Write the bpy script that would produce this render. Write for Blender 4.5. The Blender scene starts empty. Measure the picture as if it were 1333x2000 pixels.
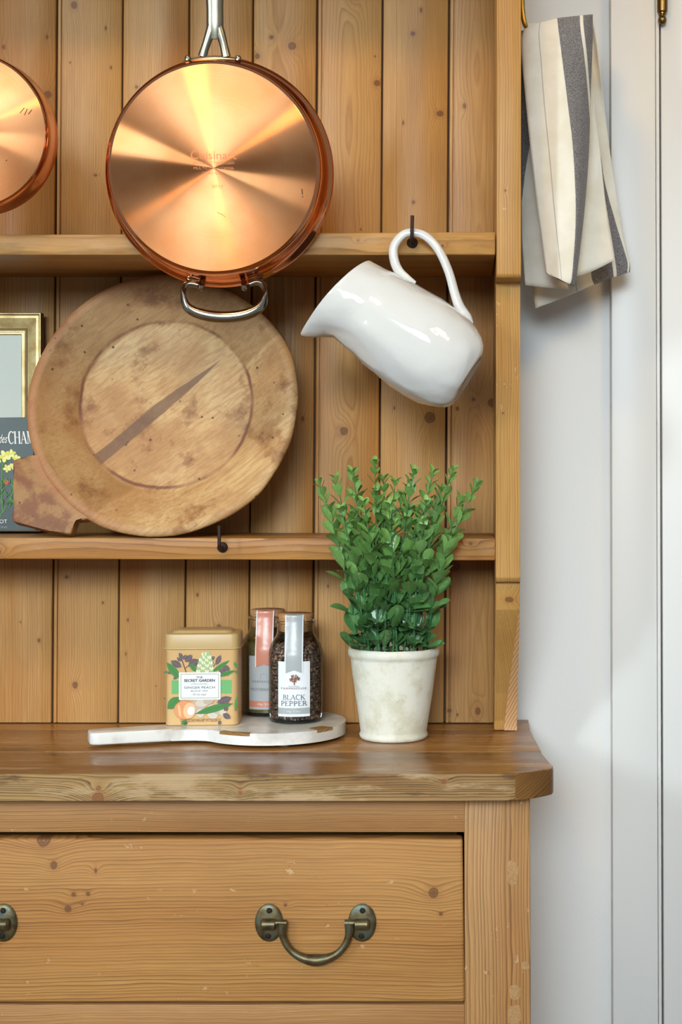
import bpy, bmesh, math, random
from mathutils import Vector, Matrix, noise
random.seed(7)
PI = math.pi
sc = bpy.context.scene
COL = sc.collection

# ------------------------------------------------------------------ camera
F_PX, VX, VY, DB, CAMZ = 3000.0, 915.0, 910.0, 1.96, 1.19
cam_d = bpy.data.cameras.new('camera')
cam = bpy.data.objects.new('camera', cam_d)
COL.objects.link(cam)
cam.location = (0, -DB, CAMZ)
cam.rotation_euler = (PI / 2, 0, 0)
cam_d.sensor_fit = 'HORIZONTAL'
cam_d.sensor_width = 36.0
cam_d.lens = F_PX / 1333.0 * 36.0
cam_d.shift_x = (666.5 - VX) / 1333.0
cam_d.shift_y = -(1000.0 - VY) / 1333.0
cam_d.clip_start = 0.05
sc.camera = cam


def P(px, py, D):
    return Vector(((px - VX) * D / F_PX, D - DB, CAMZ + (VY - py) * D / F_PX))


# ------------------------------------------------------------------ world, lights, exposure
w = bpy.data.worlds.new('world')
sc.world = w
w.use_nodes = True
bg = w.node_tree.nodes['Background']
bg.inputs[0].default_value = (0.80, 0.91, 1.0, 1)
bg.inputs[1].default_value = 0.30


def area(name, loc, target, sx, sy, energy, color, spread=180):
    l = bpy.data.lights.new(name, 'AREA')
    l.spread = math.radians(spread)
    l.shape = 'RECTANGLE'
    l.size, l.size_y, l.energy, l.color = sx, sy, energy, color
    o = bpy.data.objects.new(name, l)
    COL.objects.link(o)
    o.location = loc
    o.rotation_euler = (Vector(target) - Vector(loc)).to_track_quat('-Z', 'Y').to_euler()
    return o


def spot(name, loc, target, energy, color, size=0.05, ang=1.6):
    l = bpy.data.lights.new(name, 'SPOT')
    l.energy, l.color, l.shadow_soft_size, l.spot_size, l.spot_blend = energy, color, size, ang, 0.9
    o = bpy.data.objects.new(name, l)
    COL.objects.link(o)
    o.location = loc
    o.rotation_euler = (Vector(target) - Vector(loc)).to_track_quat('-Z', 'Y').to_euler()
    return o


area('window_front', (-0.60, -5.2, 2.45), (-0.15, 0, 0.95), 2.4, 1.3, 13.0, (0.76, 0.90, 1.0), 32)
area('window_left', (-3.0, -3.4, 2.35), (-0.1, 0, 1.2), 0.2, 0.7, 70, (0.78, 0.92, 1.0))
spot('ceiling_spot', (1.0, -1.7, 2.6), (0.05, 0, 1.72), 41, (1.0, 0.62, 0.20), 0.15, 1.15)
spot('ceiling_spot.001', (-0.62, -1.5, 2.6), (-0.3, 0, 1.75), 36, (1.0, 0.62, 0.20), 0.15, 1.15)

vs = sc.view_settings
vs.view_transform = 'Standard'
vs.look = 'None'
vs.gamma = 1.0
vs.exposure = 0.0
vs.use_curve_mapping = False


# ------------------------------------------------------------------ node helpers
def s2l(c):
    return tuple(((x / 255.0) / 12.92 if x / 255.0 <= 0.04045 else (((x / 255.0) + 0.055) / 1.055) ** 2.4) for x in c)


def rgba(c):
    return s2l(c) + (1.0,)


class NT:
    def __init__(self, name):
        self.m = bpy.data.materials.new(name)
        self.m.use_nodes = True
        self.t = self.m.node_tree
        self.n = self.t.nodes
        self.bsdf = self.n['Principled BSDF']
        self.out = self.n['Material Output']

    def put(self, sock, v):
        if isinstance(v, bpy.types.NodeSocket):
            self.t.links.new(v, sock)
        elif isinstance(v, (tuple, list)) and sock.type == 'RGBA' and len(v) == 3:
            sock.default_value = tuple(v) + (1.0,)
        else:
            sock.default_value = v

    def math(self, op, a, b=None, c=None, clamp=False):
        nd = self.n.new('ShaderNodeMath')
        nd.operation = op
        nd.use_clamp = clamp
        self.put(nd.inputs[0], a)
        if b is not None:
            self.put(nd.inputs[1], b)
        if c is not None:
            self.put(nd.inputs[2], c)
        return nd.outputs[0]

    def vmath(self, op, a, b):
        nd = self.n.new('ShaderNodeVectorMath')
        nd.operation = op
        self.put(nd.inputs[0], a)
        self.put(nd.inputs[1], b)
        return nd.outputs[0]

    def comb(self, x, y, z):
        nd = self.n.new('ShaderNodeCombineXYZ')
        for i, v in enumerate((x, y, z)):
            self.put(nd.inputs[i], v)
        return nd.outputs[0]

    def sep(self, v):
        nd = self.n.new('ShaderNodeSeparateXYZ')
        self.put(nd.inputs[0], v)
        return nd.outputs

    def coord(self, kind='Object'):
        return self.n.new('ShaderNodeTexCoord').outputs[kind]

    def noise(self, vec, scale, detail=2.0, rough=0.5):
        nd = self.n.new('ShaderNodeTexNoise')
        self.put(nd.inputs['Vector'], vec)
        nd.inputs['Scale'].default_value = scale
        nd.inputs['Detail'].default_value = detail
        nd.inputs['Roughness'].default_value = rough
        return nd.outputs[0]

    def voro(self, vec, scale, out='Distance'):
        nd = self.n.new('ShaderNodeTexVoronoi')
        self.put(nd.inputs['Vector'], vec)
        nd.inputs['Scale'].default_value = scale
        return nd.outputs[out]

    def ramp(self, f, pts, interp='LINEAR'):
        nd = self.n.new('ShaderNodeValToRGB')
        cr = nd.color_ramp
        cr.interpolation = interp
        while len(cr.elements) < len(pts):
            cr.elements.new(0.5)
        for e, (p, c) in zip(cr.elements, pts):
            e.position = p
            e.color = (c, c, c, 1) if isinstance(c, (int, float)) else tuple(c) + (1,)
        self.put(nd.inputs[0], f)
        return nd.outputs[0]

    def smooth(self, x, a, b):
        nd = self.n.new('ShaderNodeMapRange')
        nd.interpolation_type = 'SMOOTHSTEP'
        self.put(nd.inputs[0], x)
        lo, hi, t0, t1 = (a, b, 0.0, 1.0) if a < b else (b, a, 1.0, 0.0)
        nd.inputs[1].default_value = lo
        nd.inputs[2].default_value = hi
        nd.inputs[3].default_value = t0
        nd.inputs[4].default_value = t1
        return nd.outputs[0]

    def mix(self, f, a, b, mode='MIX'):
        nd = self.n.new('ShaderNodeMix')
        nd.data_type = 'RGBA'
        nd.blend_type = mode
        self.put(nd.inputs[0], f)
        self.put(nd.inputs[6], a)
        self.put(nd.inputs[7], b)
        return nd.outputs[2]

    def bump(self, h, strength, dist):
        nd = self.n.new('ShaderNodeBump')
        nd.inputs['Strength'].default_value = strength
        nd.inputs['Distance'].default_value = dist
        self.put(nd.inputs['Height'], h)
        self.t.links.new(nd.outputs[0], self.bsdf.inputs['Normal'])

    def set(self, **k):
        for a, v in k.items():
            self.put(self.bsdf.inputs[a.replace('_', ' ')], v)


def plain(name, col, rough=0.6, metal=0.0, spec=0.4, bump=None, vary=0.0, vscale=30):
    m = NT(name)
    c = rgba(col)
    if vary:
        nz = m.noise(m.coord(), vscale, 4)
        c = m.mix(m.math('MULTIPLY_ADD', nz, vary * 2, 0.5 - vary), tuple(x * (1 - vary) for x in s2l(col)),
                  tuple(min(1, x * (1 + vary)) for x in s2l(col)))
    m.set(Base_Color=c, Roughness=rough, Metallic=metal)
    m.bsdf.inputs['Specular IOR Level'].default_value = spec
    if bump:
        m.bump(m.noise(m.coord(), bump[0], 3), bump[1], bump[2])
    return m.m


def wood(name, root, axis, seed, F=310, pith=(0.0, 0.2), dn=0.012, light=(199, 151, 101), dark=(142, 94, 53),
         knots=(), wear=0.0, rough=0.42, contrast=0.75, warp=0.006, tint=(184, 130, 64), scuff=0.0, kcol=(110, 70, 42), spec=0.22):
    """pine: growth rings round a pith line, bent round the knots (world metres, grain along axis)"""
    age = (.935, .93, .84)                # old wax finish
    light, tint, dark = [tuple(a * b for a, b in zip(c, age)) for c in (light, tint, dark)]
    m = NT(name)
    co = m.vmath('ADD', m.coord(), tuple(root))
    X, Y, Z = m.sep(co)
    u, ww, v = {'z': (X, Y, Z), 'x': (Z, Y, X), 'y': (X, Z, Y)}[axis]
    s = seed * 7.31
    vs_ = m.comb(m.math('ADD', u, s), ww, m.math('MULTIPLY', v, 0.13))
    n1 = m.math('SUBTRACT', m.noise(vs_, 11, 2), 0.5)
    nv = m.math('SUBTRACT', m.noise(m.comb(m.math('MULTIPLY', u, 0.25), s, v), 3.2, 2), 0.5)
    du = m.math('SUBTRACT', u, pith[0])
    dw = m.math('SUBTRACT', ww, pith[1])
    r = m.math('SQRT', m.math('ADD', m.math('MULTIPLY', du, du), m.math('MULTIPLY', dw, dw)))
    r = m.math('MULTIPLY_ADD', n1, warp, r)
    r = m.math('MULTIPLY_ADD', nv, dn, r)
    kin = None
    khalo = None
    kn = m.noise(co, 140, 2) if knots else None
    for k in knots:
        ku, kv, R = k[0], k[1], k[2]
        st = k[3] if len(k) > 3 else 1.0
        a = m.math('MULTIPLY', m.math('SUBTRACT', u, ku), 1.0 / R)
        b = m.math('MULTIPLY', m.math('SUBTRACT', v, kv), 1.0 / (R * st))
        a2 = m.math('MULTIPLY', a, a)
        b2 = m.math('MULTIPLY', b, b)
        e = m.math('POWER', 2.718, m.math('MULTIPLY', m.math('MULTIPLY_ADD', b2, 0.14, m.math('MULTIPLY', a2, 0.42)), -0.55))
        r = m.math('MULTIPLY_ADD', e, R * 1.5, r)
        d = m.math('MULTIPLY_ADD', kn, 0.5, m.math('SQRT', m.math('ADD', a2, b2)))
        i1 = m.smooth(d, 1.3, 1.0)
        i1 = m.math('MULTIPLY', i1, m.math('MULTIPLY_ADD', m.math('SINE', m.math('MULTIPLY', d, 14.0)), 0.13, 0.8))
        h1 = m.math('MULTIPLY', m.smooth(d, 3.0, 1.0), 0.32)
        kin = i1 if kin is None else m.math('MAXIMUM', kin, i1)
        khalo = h1 if khalo is None else m.math('MAXIMUM', khalo, h1)
    nf = m.noise(m.comb(m.math('ADD', u, s), ww, m.math('MULTIPLY', v, 0.3)), 60, 1)
    yr = m.noise(m.comb(m.math('MULTIPLY', r, F * .22), s, 0.3), 1.0, 2)          # good and lean years
    ph = m.math('FRACT', m.math('ADD', m.math('MULTIPLY', yr, 3.2), m.math('MULTIPLY_ADD', nf, 0.7, m.math('MULTIPLY', r, F * .9))))
    amp = m.math('MULTIPLY_ADD', m.noise(m.comb(m.math('MULTIPLY', r, F * .6), s, 7.7), 1.0, 1), 1.5, 0.1)
    prof = m.ramp(ph, [(0.0, 0.0), (0.35, 0.12), (0.72, 0.5), (0.86, 1.0), (0.95, 0.6), (1.0, 0.0)])
    cm = m.math('MULTIPLY', m.math('MULTIPLY_ADD', m.noise(vs_, 24, 2), 1.3, 0.25), contrast, clamp=True)
    blot = m.noise(vs_, 16, 3)
    base = m.mix(m.smooth(blot, 0.38, 0.68), s2l(light), s2l(tint))
    col = m.mix(m.math('MULTIPLY', m.math('MULTIPLY', prof, amp), cm, clamp=True), base, s2l(dark))
    fib = m.noise(m.comb(u, ww, m.math('MULTIPLY', v, 0.025)), 1100, 2)
    f2 = m.math('MULTIPLY_ADD', fib, 0.5, 0.75)
    col = m.mix(1.0, col, m.comb(f2, f2, f2), 'MULTIPLY')
    big = m.noise(m.comb(u, ww, m.math('MULTIPLY', v, 0.5)), 7, 2)
    f3 = m.math('MULTIPLY_ADD', big, 0.36, 0.82)
    col = m.mix(1.0, col, m.comb(f3, f3, f3), 'MULTIPLY')
    if kin is not None:
        col = m.mix(khalo, col, s2l((150, 100, 58)))
        col = m.mix(kin, col, s2l(kcol))
    if wear:
        wn_ = m.math('MULTIPLY', m.math('SUBTRACT', m.noise(co, 190, 3), .5), .016)
        wn2 = m.math('MULTIPLY', m.math('SUBTRACT', m.noise(m.vmath('ADD', co, (5, 3, 1)), 150, 3), .5), .016)
        vd = m.voro(m.comb(m.math('MULTIPLY_ADD', u, 1.4, wn_), ww, m.math('MULTIPLY_ADD', v, 0.8, wn2)), 95)
        msk = m.math('MULTIPLY', m.smooth(vd, 0.30, 0.12), m.smooth(m.noise(co, 30, 2), 0.57, 0.70))
        col = m.mix(m.math('MULTIPLY', msk, wear), col, s2l((206, 170, 124)))
        ed = m.math('MULTIPLY', m.smooth(m.math('ABSOLUTE', m.math('SUBTRACT', vd, 0.28)), 0.06, 0.0),
                    m.smooth(m.noise(co, 30, 2), 0.57, 0.70))
        col = m.mix(m.math('MULTIPLY', ed, wear * 0.6), col, s2l((140, 84, 44)))
    if scuff:
        sn = m.noise(m.comb(m.math('MULTIPLY', u, 1.6), m.math('MULTIPLY', ww, 1.6), m.math('MULTIPLY', v, 0.35)), 26, 5, 0.65)
        col = m.mix(m.math('MULTIPLY', m.smooth(sn, 0.52, 0.66), scuff), col, s2l((190, 158, 118)))
        col = m.mix(m.math('MULTIPLY', m.smooth(sn, 0.44, 0.33), scuff), col, s2l((84, 56, 36)))
    m.set(Base_Color=col, Roughness=m.math('MULTIPLY_ADD', blot, 0.2, rough - 0.1))
    m.bsdf.inputs['Specular IOR Level'].default_value = spec
    h = m.math('SUBTRACT', m.math('MULTIPLY', fib, 0.35), m.math('MULTIPLY', prof, 0.6))
    m.bump(h, 0.22, 0.0003)
    return m.m


# ------------------------------------------------------------------ object helpers
def empty(name, loc, label=None, cat=None, group=None):
    o = bpy.data.objects.new(name, None)
    o.empty_display_size = 0.05
    COL.objects.link(o)
    o.location = loc
    tag(o, label, cat, group)
    return o


def tag(o, label=None, cat=None, group=None, kind=None):
    for k, v in (('label', label), ('category', cat), ('group', group), ('kind', kind)):
        if v:
            o[k] = v
    return o


def origin_of(o):
    l = Vector((0, 0, 0))
    while o is not None:
        l = l + o.location
        o = o.parent
    return l


def obj(name, bm, mats, parent=None, loc=None, smooth=True, sharp=35):
    """bm holds world positions; linked as one mesh, origin at loc or at its parent's"""
    off = origin_of(parent) if parent else Vector(loc or (0, 0, 0))
    for v in bm.verts:
        v.co -= off
    bmesh.ops.recalc_face_normals(bm, faces=bm.faces[:])
    if smooth:
        for f in bm.faces:
            f.smooth = True
        lim = math.radians(sharp)
        for e in bm.edges:
            if len(e.link_faces) == 2 and e.calc_face_angle(0) > lim:
                e.smooth = False
    me = bpy.data.meshes.new(name)
    bm.to_mesh(me)
    bm.free()
    for m_ in (mats if isinstance(mats, (list, tuple)) else [mats]):
        me.materials.append(m_)
    o = bpy.data.objects.new(name, me)
    COL.objects.link(o)
    if parent:
        o.parent = parent
    else:
        o.location = off
    return o


def extrude(pts, dvec, bevel=0.0, seg=2, bm=None):
    bm = bm or bmesh.new()
    dvec = Vector(dvec)
    a = [bm.verts.new(p) for p in pts]
    b = [bm.verts.new(Vector(p) + dvec) for p in pts]
    fs = [bm.faces.new(a), bm.faces.new(b[::-1])]
    n = len(pts)
    for i in range(n):
        fs.append(bm.faces.new((a[i], b[i], b[(i + 1) % n], a[(i + 1) % n])))
    if bevel:
        es = list({e for f in fs for e in f.edges})
        bmesh.ops.bevel(bm, geom=es, offset=bevel, segments=seg, affect='EDGES', profile=0.5, clamp_overlap=True)
    return bm


def box(x0, x1, y0, y1, z0, z1, bevel=0.0, seg=2, bm=None):
    return extrude([(x0, y0, z0), (x1, y0, z0), (x1, y0, z1), (x0, y0, z1)], (0, y1 - y0, 0), bevel, seg, bm)


def tube(pts, rad, seg=12, bm=None, flat=None, ref=None):
    """sweep along pts; rad number or list; flat = ratio of the second axis"""
    bm = bm or bmesh.new()
    pts = [Vector(p) for p in pts]
    n = len(pts)
    rads = rad if isinstance(rad, (list, tuple)) else [rad] * n
    ref = Vector(ref) if ref else None
    rings = []
    prev = None
    for i, p in enumerate(pts):
        t = (pts[min(i + 1, n - 1)] - pts[max(i - 1, 0)]).normalized()
        if ref:
            a = (ref - t * ref.dot(t)).normalized()
        elif prev is None:
            a = t.orthogonal().normalized()
        else:
            a = (prev - t * prev.dot(t)).normalized()
        prev = a
        b = t.cross(a)
        ra = rads[i]
        rb = ra * (flat[i] if isinstance(flat, (list, tuple)) else (flat or 1.0))
        rings.append([bm.verts.new(p + a * (ra * math.cos(2 * PI * k / seg)) + b * (rb * math.sin(2 * PI * k / seg))) for k in range(seg)])
    for i in range(n - 1):
        for k in range(seg):
            bm.faces.new((rings[i][k], rings[i][(k + 1) % seg], rings[i + 1][(k + 1) % seg], rings[i + 1][k]))
    bm.faces.new(rings[0][::-1])
    bm.faces.new(rings[-1])
    return bm


def curve(pts, sub=6):
    """Catmull-Rom through points (Vectors or tuples of any length)"""
    pts = [tuple(p) for p in pts]
    out = []
    n = len(pts)
    for i in range(n - 1):
        p0, p1, p2, p3 = pts[max(i - 1, 0)], pts[i], pts[i + 1], pts[min(i + 2, n - 1)]
        for k in range(sub):
            t = k / sub
            out.append(tuple(0.5 * (2 * b + (c - a) * t + (2 * a - 5 * b + 4 * c - d) * t * t + (3 * b - a - 3 * c + d) * t ** 3)
                             for a, b, c, d in zip(p0, p1, p2, p3)))
    out.append(pts[-1])
    return out


def lathe(prof, origin, axis=(0, 0, 1), ref=(1, 0, 0), seg=48, bm=None, mats=None, jitter=None):
    """prof = list of (r, h) along axis"""
    bm = bm or bmesh.new()
    o = Vector(origin)
    n = Vector(axis).normalized()
    a = Vector(ref)
    a = (a - n * a.dot(n)).normalized()
    b = n.cross(a)
    rings = []
    for (r, h) in prof:
        if r < 1e-6:
            rings.append([bm.verts.new(o + n * h)])
        else:
            ring = []
            for k in range(seg):
                th = 2 * PI * k / seg
                dr, dh = jitter(th, r, h) if jitter else (0, 0)
                ring.append(bm.verts.new(o + n * (h + dh) + (a * math.cos(th) + b * math.sin(th)) * (r + dr)))
            rings.append(ring)
    for i in range(len(rings) - 1):
        A, B = rings[i], rings[i + 1]
        for k in range(seg):
            k2 = (k + 1) % seg
            if len(A) == 1 and len(B) == 1:
                continue
            if len(A) == 1:
                f = bm.faces.new((A[0], B[k], B[k2]))
            elif len(B) == 1:
                f = bm.faces.new((A[k], B[0], A[k2]))
            else:
                f = bm.faces.new((A[k], B[k], B[k2], A[k2]))
            if mats:
                f.material_index = mats[i]
    return bm


# ------------------------------------------------------------------ print helpers (flat ink shapes on a surface)
class Ink:
    """collects 2-D polygons (metres) that are laid on a surface by a mapping (u, v, out) -> world"""

    def __init__(self, mapping):
        self.bm = bmesh.new()
        self.map = mapping
        self.mats = []
        self.layer = 0

    def mi(self, m):
        if m not in self.mats:
            self.mats.append(m)
        return self.mats.index(m)

    def poly(self, pts, m, lift=None):
        self.layer += 1
        h = 0.00012 + 0.000008 * self.layer if lift is None else lift
        vs_ = [self.bm.verts.new(self.map(u, v, h)) for u, v in pts]
        try:
            f = self.bm.faces.new(vs_)
            f.material_index = self.mi(m)
        except ValueError:
            pass

    def rect(self, u0, v0, u1, v1, m, nu=1):
        h = 0.00012 + 0.000008 * self.layer
        self.layer += 1
        for i in range(nu):
            a, b = u0 + (u1 - u0) * i / nu, u0 + (u1 - u0) * (i + 1) / nu
            self.poly([(a, v0), (b, v0), (b, v1), (a, v1)], m, h)
            self.layer -= 1

    def ell(self, u, v, a, b, rot, m, n=14, pointy=False):
        pts = []
        for k in range(n):
            t = 2 * PI * k / n
            x, y = a * math.cos(t), b * math.sin(t)
            if pointy:
                y *= (1 - abs(math.cos(t)) ** 3 * 0.85)
            pts.append((u + x * math.cos(rot) - y * math.sin(rot), v + x * math.sin(rot) + y * math.cos(rot)))
        self.poly(pts, m)

    def line(self, pts, wd, m):
        for (x0, y0), (x1, y1) in zip(pts[:-1], pts[1:]):
            d = Vector((x1 - x0, y1 - y0))
            if d.length < 1e-9:
                continue
            n = Vector((-d.y, d.x)).normalized() * wd / 2
            self.poly([(x0 + n.x, y0 + n.y), (x0 - n.x, y0 - n.y), (x1 - n.x, y1 - n.y), (x1 + n.x, y1 + n.y)], m)
            self.layer -= 1
        self.layer += 1

    def text(self, s, u, v, h, width, m, bold=0.0, shear=0.0, align='CENTER', spacing=1.0):
        """sans lettering of cap height h squeezed to a total width"""
        cu = bpy.data.curves.new('t', 'FONT')
        cu.body = s
        cu.size = 1.0
        cu.offset = bold
        cu.shear = shear
        cu.space_character = spacing
        cu.resolution_u = 3
        o = bpy.data.objects.new('t', cu)
        me = bpy.data.meshes.new_from_object(o)
        xs = [p.co.x for p in me.vertices]
        if xs:
            x0, x1 = min(xs), max(xs)
            cap = 0.70
            kx, ky = width / max(1e-6, x1 - x0), h / cap
            cx = (x0 + x1) / 2 if align == 'CENTER' else x0
            self.layer += 1
            lift = 0.00012 + 0.000008 * self.layer
            vv = [self.bm.verts.new(self.map(u + (p.co.x - cx) * kx, v + p.co.y * ky, lift)) for p in me.vertices]
            mi = self.mi(m)
            for f in me.polygons:
                try:
                    nf = self.bm.faces.new([vv[i] for i in f.vertices])
                    nf.material_index = mi
                except ValueError:
                    pass
        bpy.data.objects.remove(o)
        bpy.data.meshes.remove(me)
        bpy.data.curves.remove(cu)

    # seriffed capitals drawn as thick and thin strokes in a 1 x 1 box
    SERIF = {
        'B': (.72, [('K', (.16, 0), (.16, 1)), ('a', (.16, .76), .40, .24), ('a', (.16, .27), .50, .27)], [(.16, 0), (.16, 1)]),
        'L': (.66, [('K', (.16, 0), (.16, 1)), ('t', (.16, .03), (.62, .03)), ('t', (.62, .03), (.64, .26))], [(.16, 0), (.16, 1)]),
        'A': (.86, [('t', (.10, 0), (.42, 1)), ('K', (.42, 1), (.74, 0)), ('t', (.22, .34), (.62, .34))], [(.10, 0), (.74, 0)]),
        'C': (.80, [('c',)], []),
        'K': (.82, [('K', (.16, 0), (.16, 1)), ('t', (.20, .42), (.66, 1)), ('K', (.36, .58), (.72, 0))], [(.16, 0), (.16, 1), (.66, 1), (.72, 0)]),
        'P': (.66, [('K', (.16, 0), (.16, 1)), ('a', (.16, .73), .42, .27)], [(.16, 0), (.16, 1)]),
        'E': (.68, [('K', (.16, 0), (.16, 1)), ('t', (.16, .03), (.62, .03)), ('t', (.16, .97), (.60, .97)), ('t', (.16, .52), (.50, .52)),
                    ('t', (.62, .03), (.64, .24)), ('t', (.60, .97), (.62, .78))], [(.16, 0), (.16, 1)]),
        'R': (.78, [('K', (.16, 0), (.16, 1)), ('a', (.16, .74), .42, .26), ('K', (.40, .50), (.70, 0))], [(.16, 0), (.16, 1), (.70, 0)]),
        'H': (.90, [('K', (.16, 0), (.16, 1)), ('K', (.74, 0), (.74, 1)), ('t', (.16, .52), (.74, .52))], [(.16, 0), (.16, 1), (.74, 0), (.74, 1)]),
        'M': (1.1, [('t', (.14, 0), (.14, 1)), ('K', (.14, 1), (.50, .05)), ('t', (.50, .05), (.88, 1)), ('K', (.88, 0), (.88, 1))], [(.14, 0), (.88, 0), (.14, 1), (.88, 1)]),
    }

    def serif(self, s, u, v, h, width, m, thick=0.15, thin=0.06):
        tot = sum(self.SERIF[c][0] for c in s)
        kx = width / tot
        x = u - width / 2
        for c in s:
            adv, st, sf = self.SERIF[c]

            def T(p):
                return (x + p[0] * kx, v + p[1] * h)
            for e in st:
                if e[0] in 'Kt':
                    (x0, y0), (x1, y1) = T(e[1]), T(e[2])
                    self.line([(x0, y0), (x1, y1)], (thick if e[0] == 'K' else thin) * min(h, kx * 1.1), m)
                elif e[0] == 'a':
                    (cx, cy), rx, ry = e[1], e[2], e[3]
                    out = [T((cx + rx * math.cos(t), cy + ry * math.sin(t))) for t in [PI / 2 - PI * k / 10 for k in range(11)]]
                    for k in range(10):
                        wd = thin + (thick - thin) * math.sin(PI * (k + .5) / 10)
                        self.line([out[k], out[k + 1]], wd * min(h, kx * 1.1), m)
                elif e[0] == 'c':
                    out = [T((.44 + .36 * math.cos(t), .5 + .5 * math.sin(t))) for t in [0.75 + (2 * PI - 1.5) * k / 16 for k in range(17)]]
                    for k in range(16):
                        wd = thin + (thick - thin) * math.sin(PI * (k + .5) / 16)
                        self.line([out[k], out[k + 1]], wd * min(h, kx * 1.1), m)
                    self.line([T((.70, .84)), T((.72, 1.0))], thin * h, m)
            for (sx, sy) in sf:
                yy = sy - 0.02 if sy > .5 else 0.02
                a, b = T((sx - .13, yy)), T((sx + .13, yy))
                self.line([a, b], thin * 0.9 * h, m)
            x += adv * kx

    def build(self, name, parent):
        return obj(name, self.bm, self.mats, parent, smooth=False)


# ================================================================== SETTING
wallm = NT('wall_paint')
wn = wallm.noise(wallm.coord(), 260, 3)
wallm.set(Base_Color=rgba((219, 216, 211)), Roughness=0.55)
wallm.bsdf.inputs['Specular IOR Level'].default_value = 0.3
wallm.bump(wn, 0.12, 0.0015)
M_wall = wallm.m
M_trim = plain('trim_paint', (213, 211, 207), 0.4, bump=(60, 0.05, 0.001))
M_door = plain('door_paint', (214, 212, 208), 0.4, bump=(60, 0.05, 0.001))
M_gap = plain('gap_dark', (40, 36, 32), 0.9)
M_floor = wood('floor_oak', (0, 0, 0), 'x', 77, F=160, light=(170, 130, 90), dark=(120, 84, 54), pith=(0, .4))

tag(obj('wall_back', box(-2.6, 1.6, 0.03, 0.13, 0, 2.7), M_wall, smooth=False), kind='structure')
tag(obj('floor', box(-2.6, 1.6, -2.6, 0.03, -0.05, 0.0), M_floor, smooth=False), kind='structure')

# door casing (leans a hair like the photographed one)
ZT, ZB = 2.12, 0.0
cD = 1.966


def casing_x(px0, px1, z, D):
    """x at height z of an edge that runs from pixel px0 (y=0) to px1 (y=2000)"""
    py = VY - (z - CAMZ) * F_PX / D
    return (px0 + (px1 - px0) * py / 2000.0 - VX) * D / F_PX


def upright(name, l, r, D, depth, mat, kind='structure', bevel=0.002, parent=None):
    pts = [Vector((casing_x(*l, ZB, D), D - DB, ZB)), Vector((casing_x(*r, ZB, D), D - DB, ZB)),
           Vector((casing_x(*r, ZT, D), D - DB, ZT)), Vector((casing_x(*l, ZT, D), D - DB, ZT))]
    o = obj(name, extrude(pts, (0, depth, 0), bevel), mat, parent)
    if kind and not parent:
        tag(o, kind=kind)
    return o


trim1 = upright('trim_1', (1193.5, 1198), (1281, 1287), cD, 0.0235, M_trim)
upright('bead', (1281.6, 1287.6), (1288.5, 1294), cD - 0.0015, 0.025, M_trim, None, 0.0015, trim1)
door1 = upright('door_1', (1291.5, 1297.5), (2600, 2606), cD + 0.001, 0.035, M_door)
# hinge knuckle with ball finial
M_brass = plain('aged_brass', (122, 98, 58), 0.32, 1.0, vary=0.25, vscale=90)
hx = P(1294.5, 40, cD - 0.006)
hg = lathe([(0, -.0058), (.0032, -.005), (.0052, -.002), (.0056, .001), (.0048, .004), (.003, .0058), (.0030, .0068), (.0050, .0076), (.0052, .0098),
            (.0046, .0106), (.0068, .0112), (.0069, .030), (.0069, .075), (.0046, .0756), (.005, .0782), (.003, .079), (.005, .083), (.0054, .086),
            (.003, .0915), (0, .092)], hx, seg=24)
obj('hinge', hg, M_brass, door1)

# ================================================================== HUTCH (plate rack)
CZ = CAMZ - 503 * 1.96 / F_PX          # counter top height
M_grime = plain('joint_grime', (80, 55, 33), .9)
HR = Vector((-0.42, 0.0, CZ))
hutch = empty('plate_rack', HR, 'tall waxed pine plate rack with two shelves and boarded back on the chest', 'shelving')


def KP(lst, D=DB, axis='z'):
    out = []
    for k in lst:
        p = P(k[0], k[1], D)
        R = k[2] * D / F_PX
        st = k[3] if len(k) > 3 else 1.0
        out.append((p.x, p.z, R, st) if axis == 'z' else (p.z, p.x, R, st))
    return out


ZTOP = CAMZ + 1240 * DB / F_PX
edges_t = [-530, -402, -274, -146, -17, 111, 240, 370, 495, 620, 748, 878, 1000]
plank_k = {
    4: [(93, 185, 8), (92, 72, 3, 1.6), (7, 92, 4, 1.3), (76, 1251, 3, 1.5), (40, 1215, 2)],
    5: [(187, 342, 4, .8), (207, 55, 2.5, 1.8), (217, 132, 2.5, 1.6), (145, 10, 7, 1.2), (130, 1127, 4), (201, 1177, 2.2, 1.5), (147, 1338, 6, 1.2), (137, 122, 2)],
    6: [(267, 170, 3.5), (250, 1211, 2, 1.8), (246, 1277, 1.5, 3), (305, 1340, 1.5)],
    7: [(386, 1162, 2.8, 1.6), (428, 1224, 5.5)],
    8: [(571, 90, 8.5), (531, 73, 4.5), (592, 818, 3.5, 1.5), (503, 110, 6)],
    9: [(737, 162, 7), (690, -8, 9), (672, 842, 9), (641, 1145, 2, 2), (733, 110, 2), (705, 448, 2)],
    10: [(807, 66, 5), (860, 222, 8, .8), (788, 240, 2.2, 2), (808, 395, 4), (840, 815, 12), (771, 797, 2.2, 2), (823, 20, 3, 2)],
    11: [(908, 207, 4, 1.5), (894, 798, 3.5, 1.3), (926, 780, 4), (962, 787, 10), (888, 1106, 13, .9), (934, 1389, 6, 1.3), (878, 1388, 5, .8), (894, 1396, 2.4, 1.5)],
}
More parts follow.
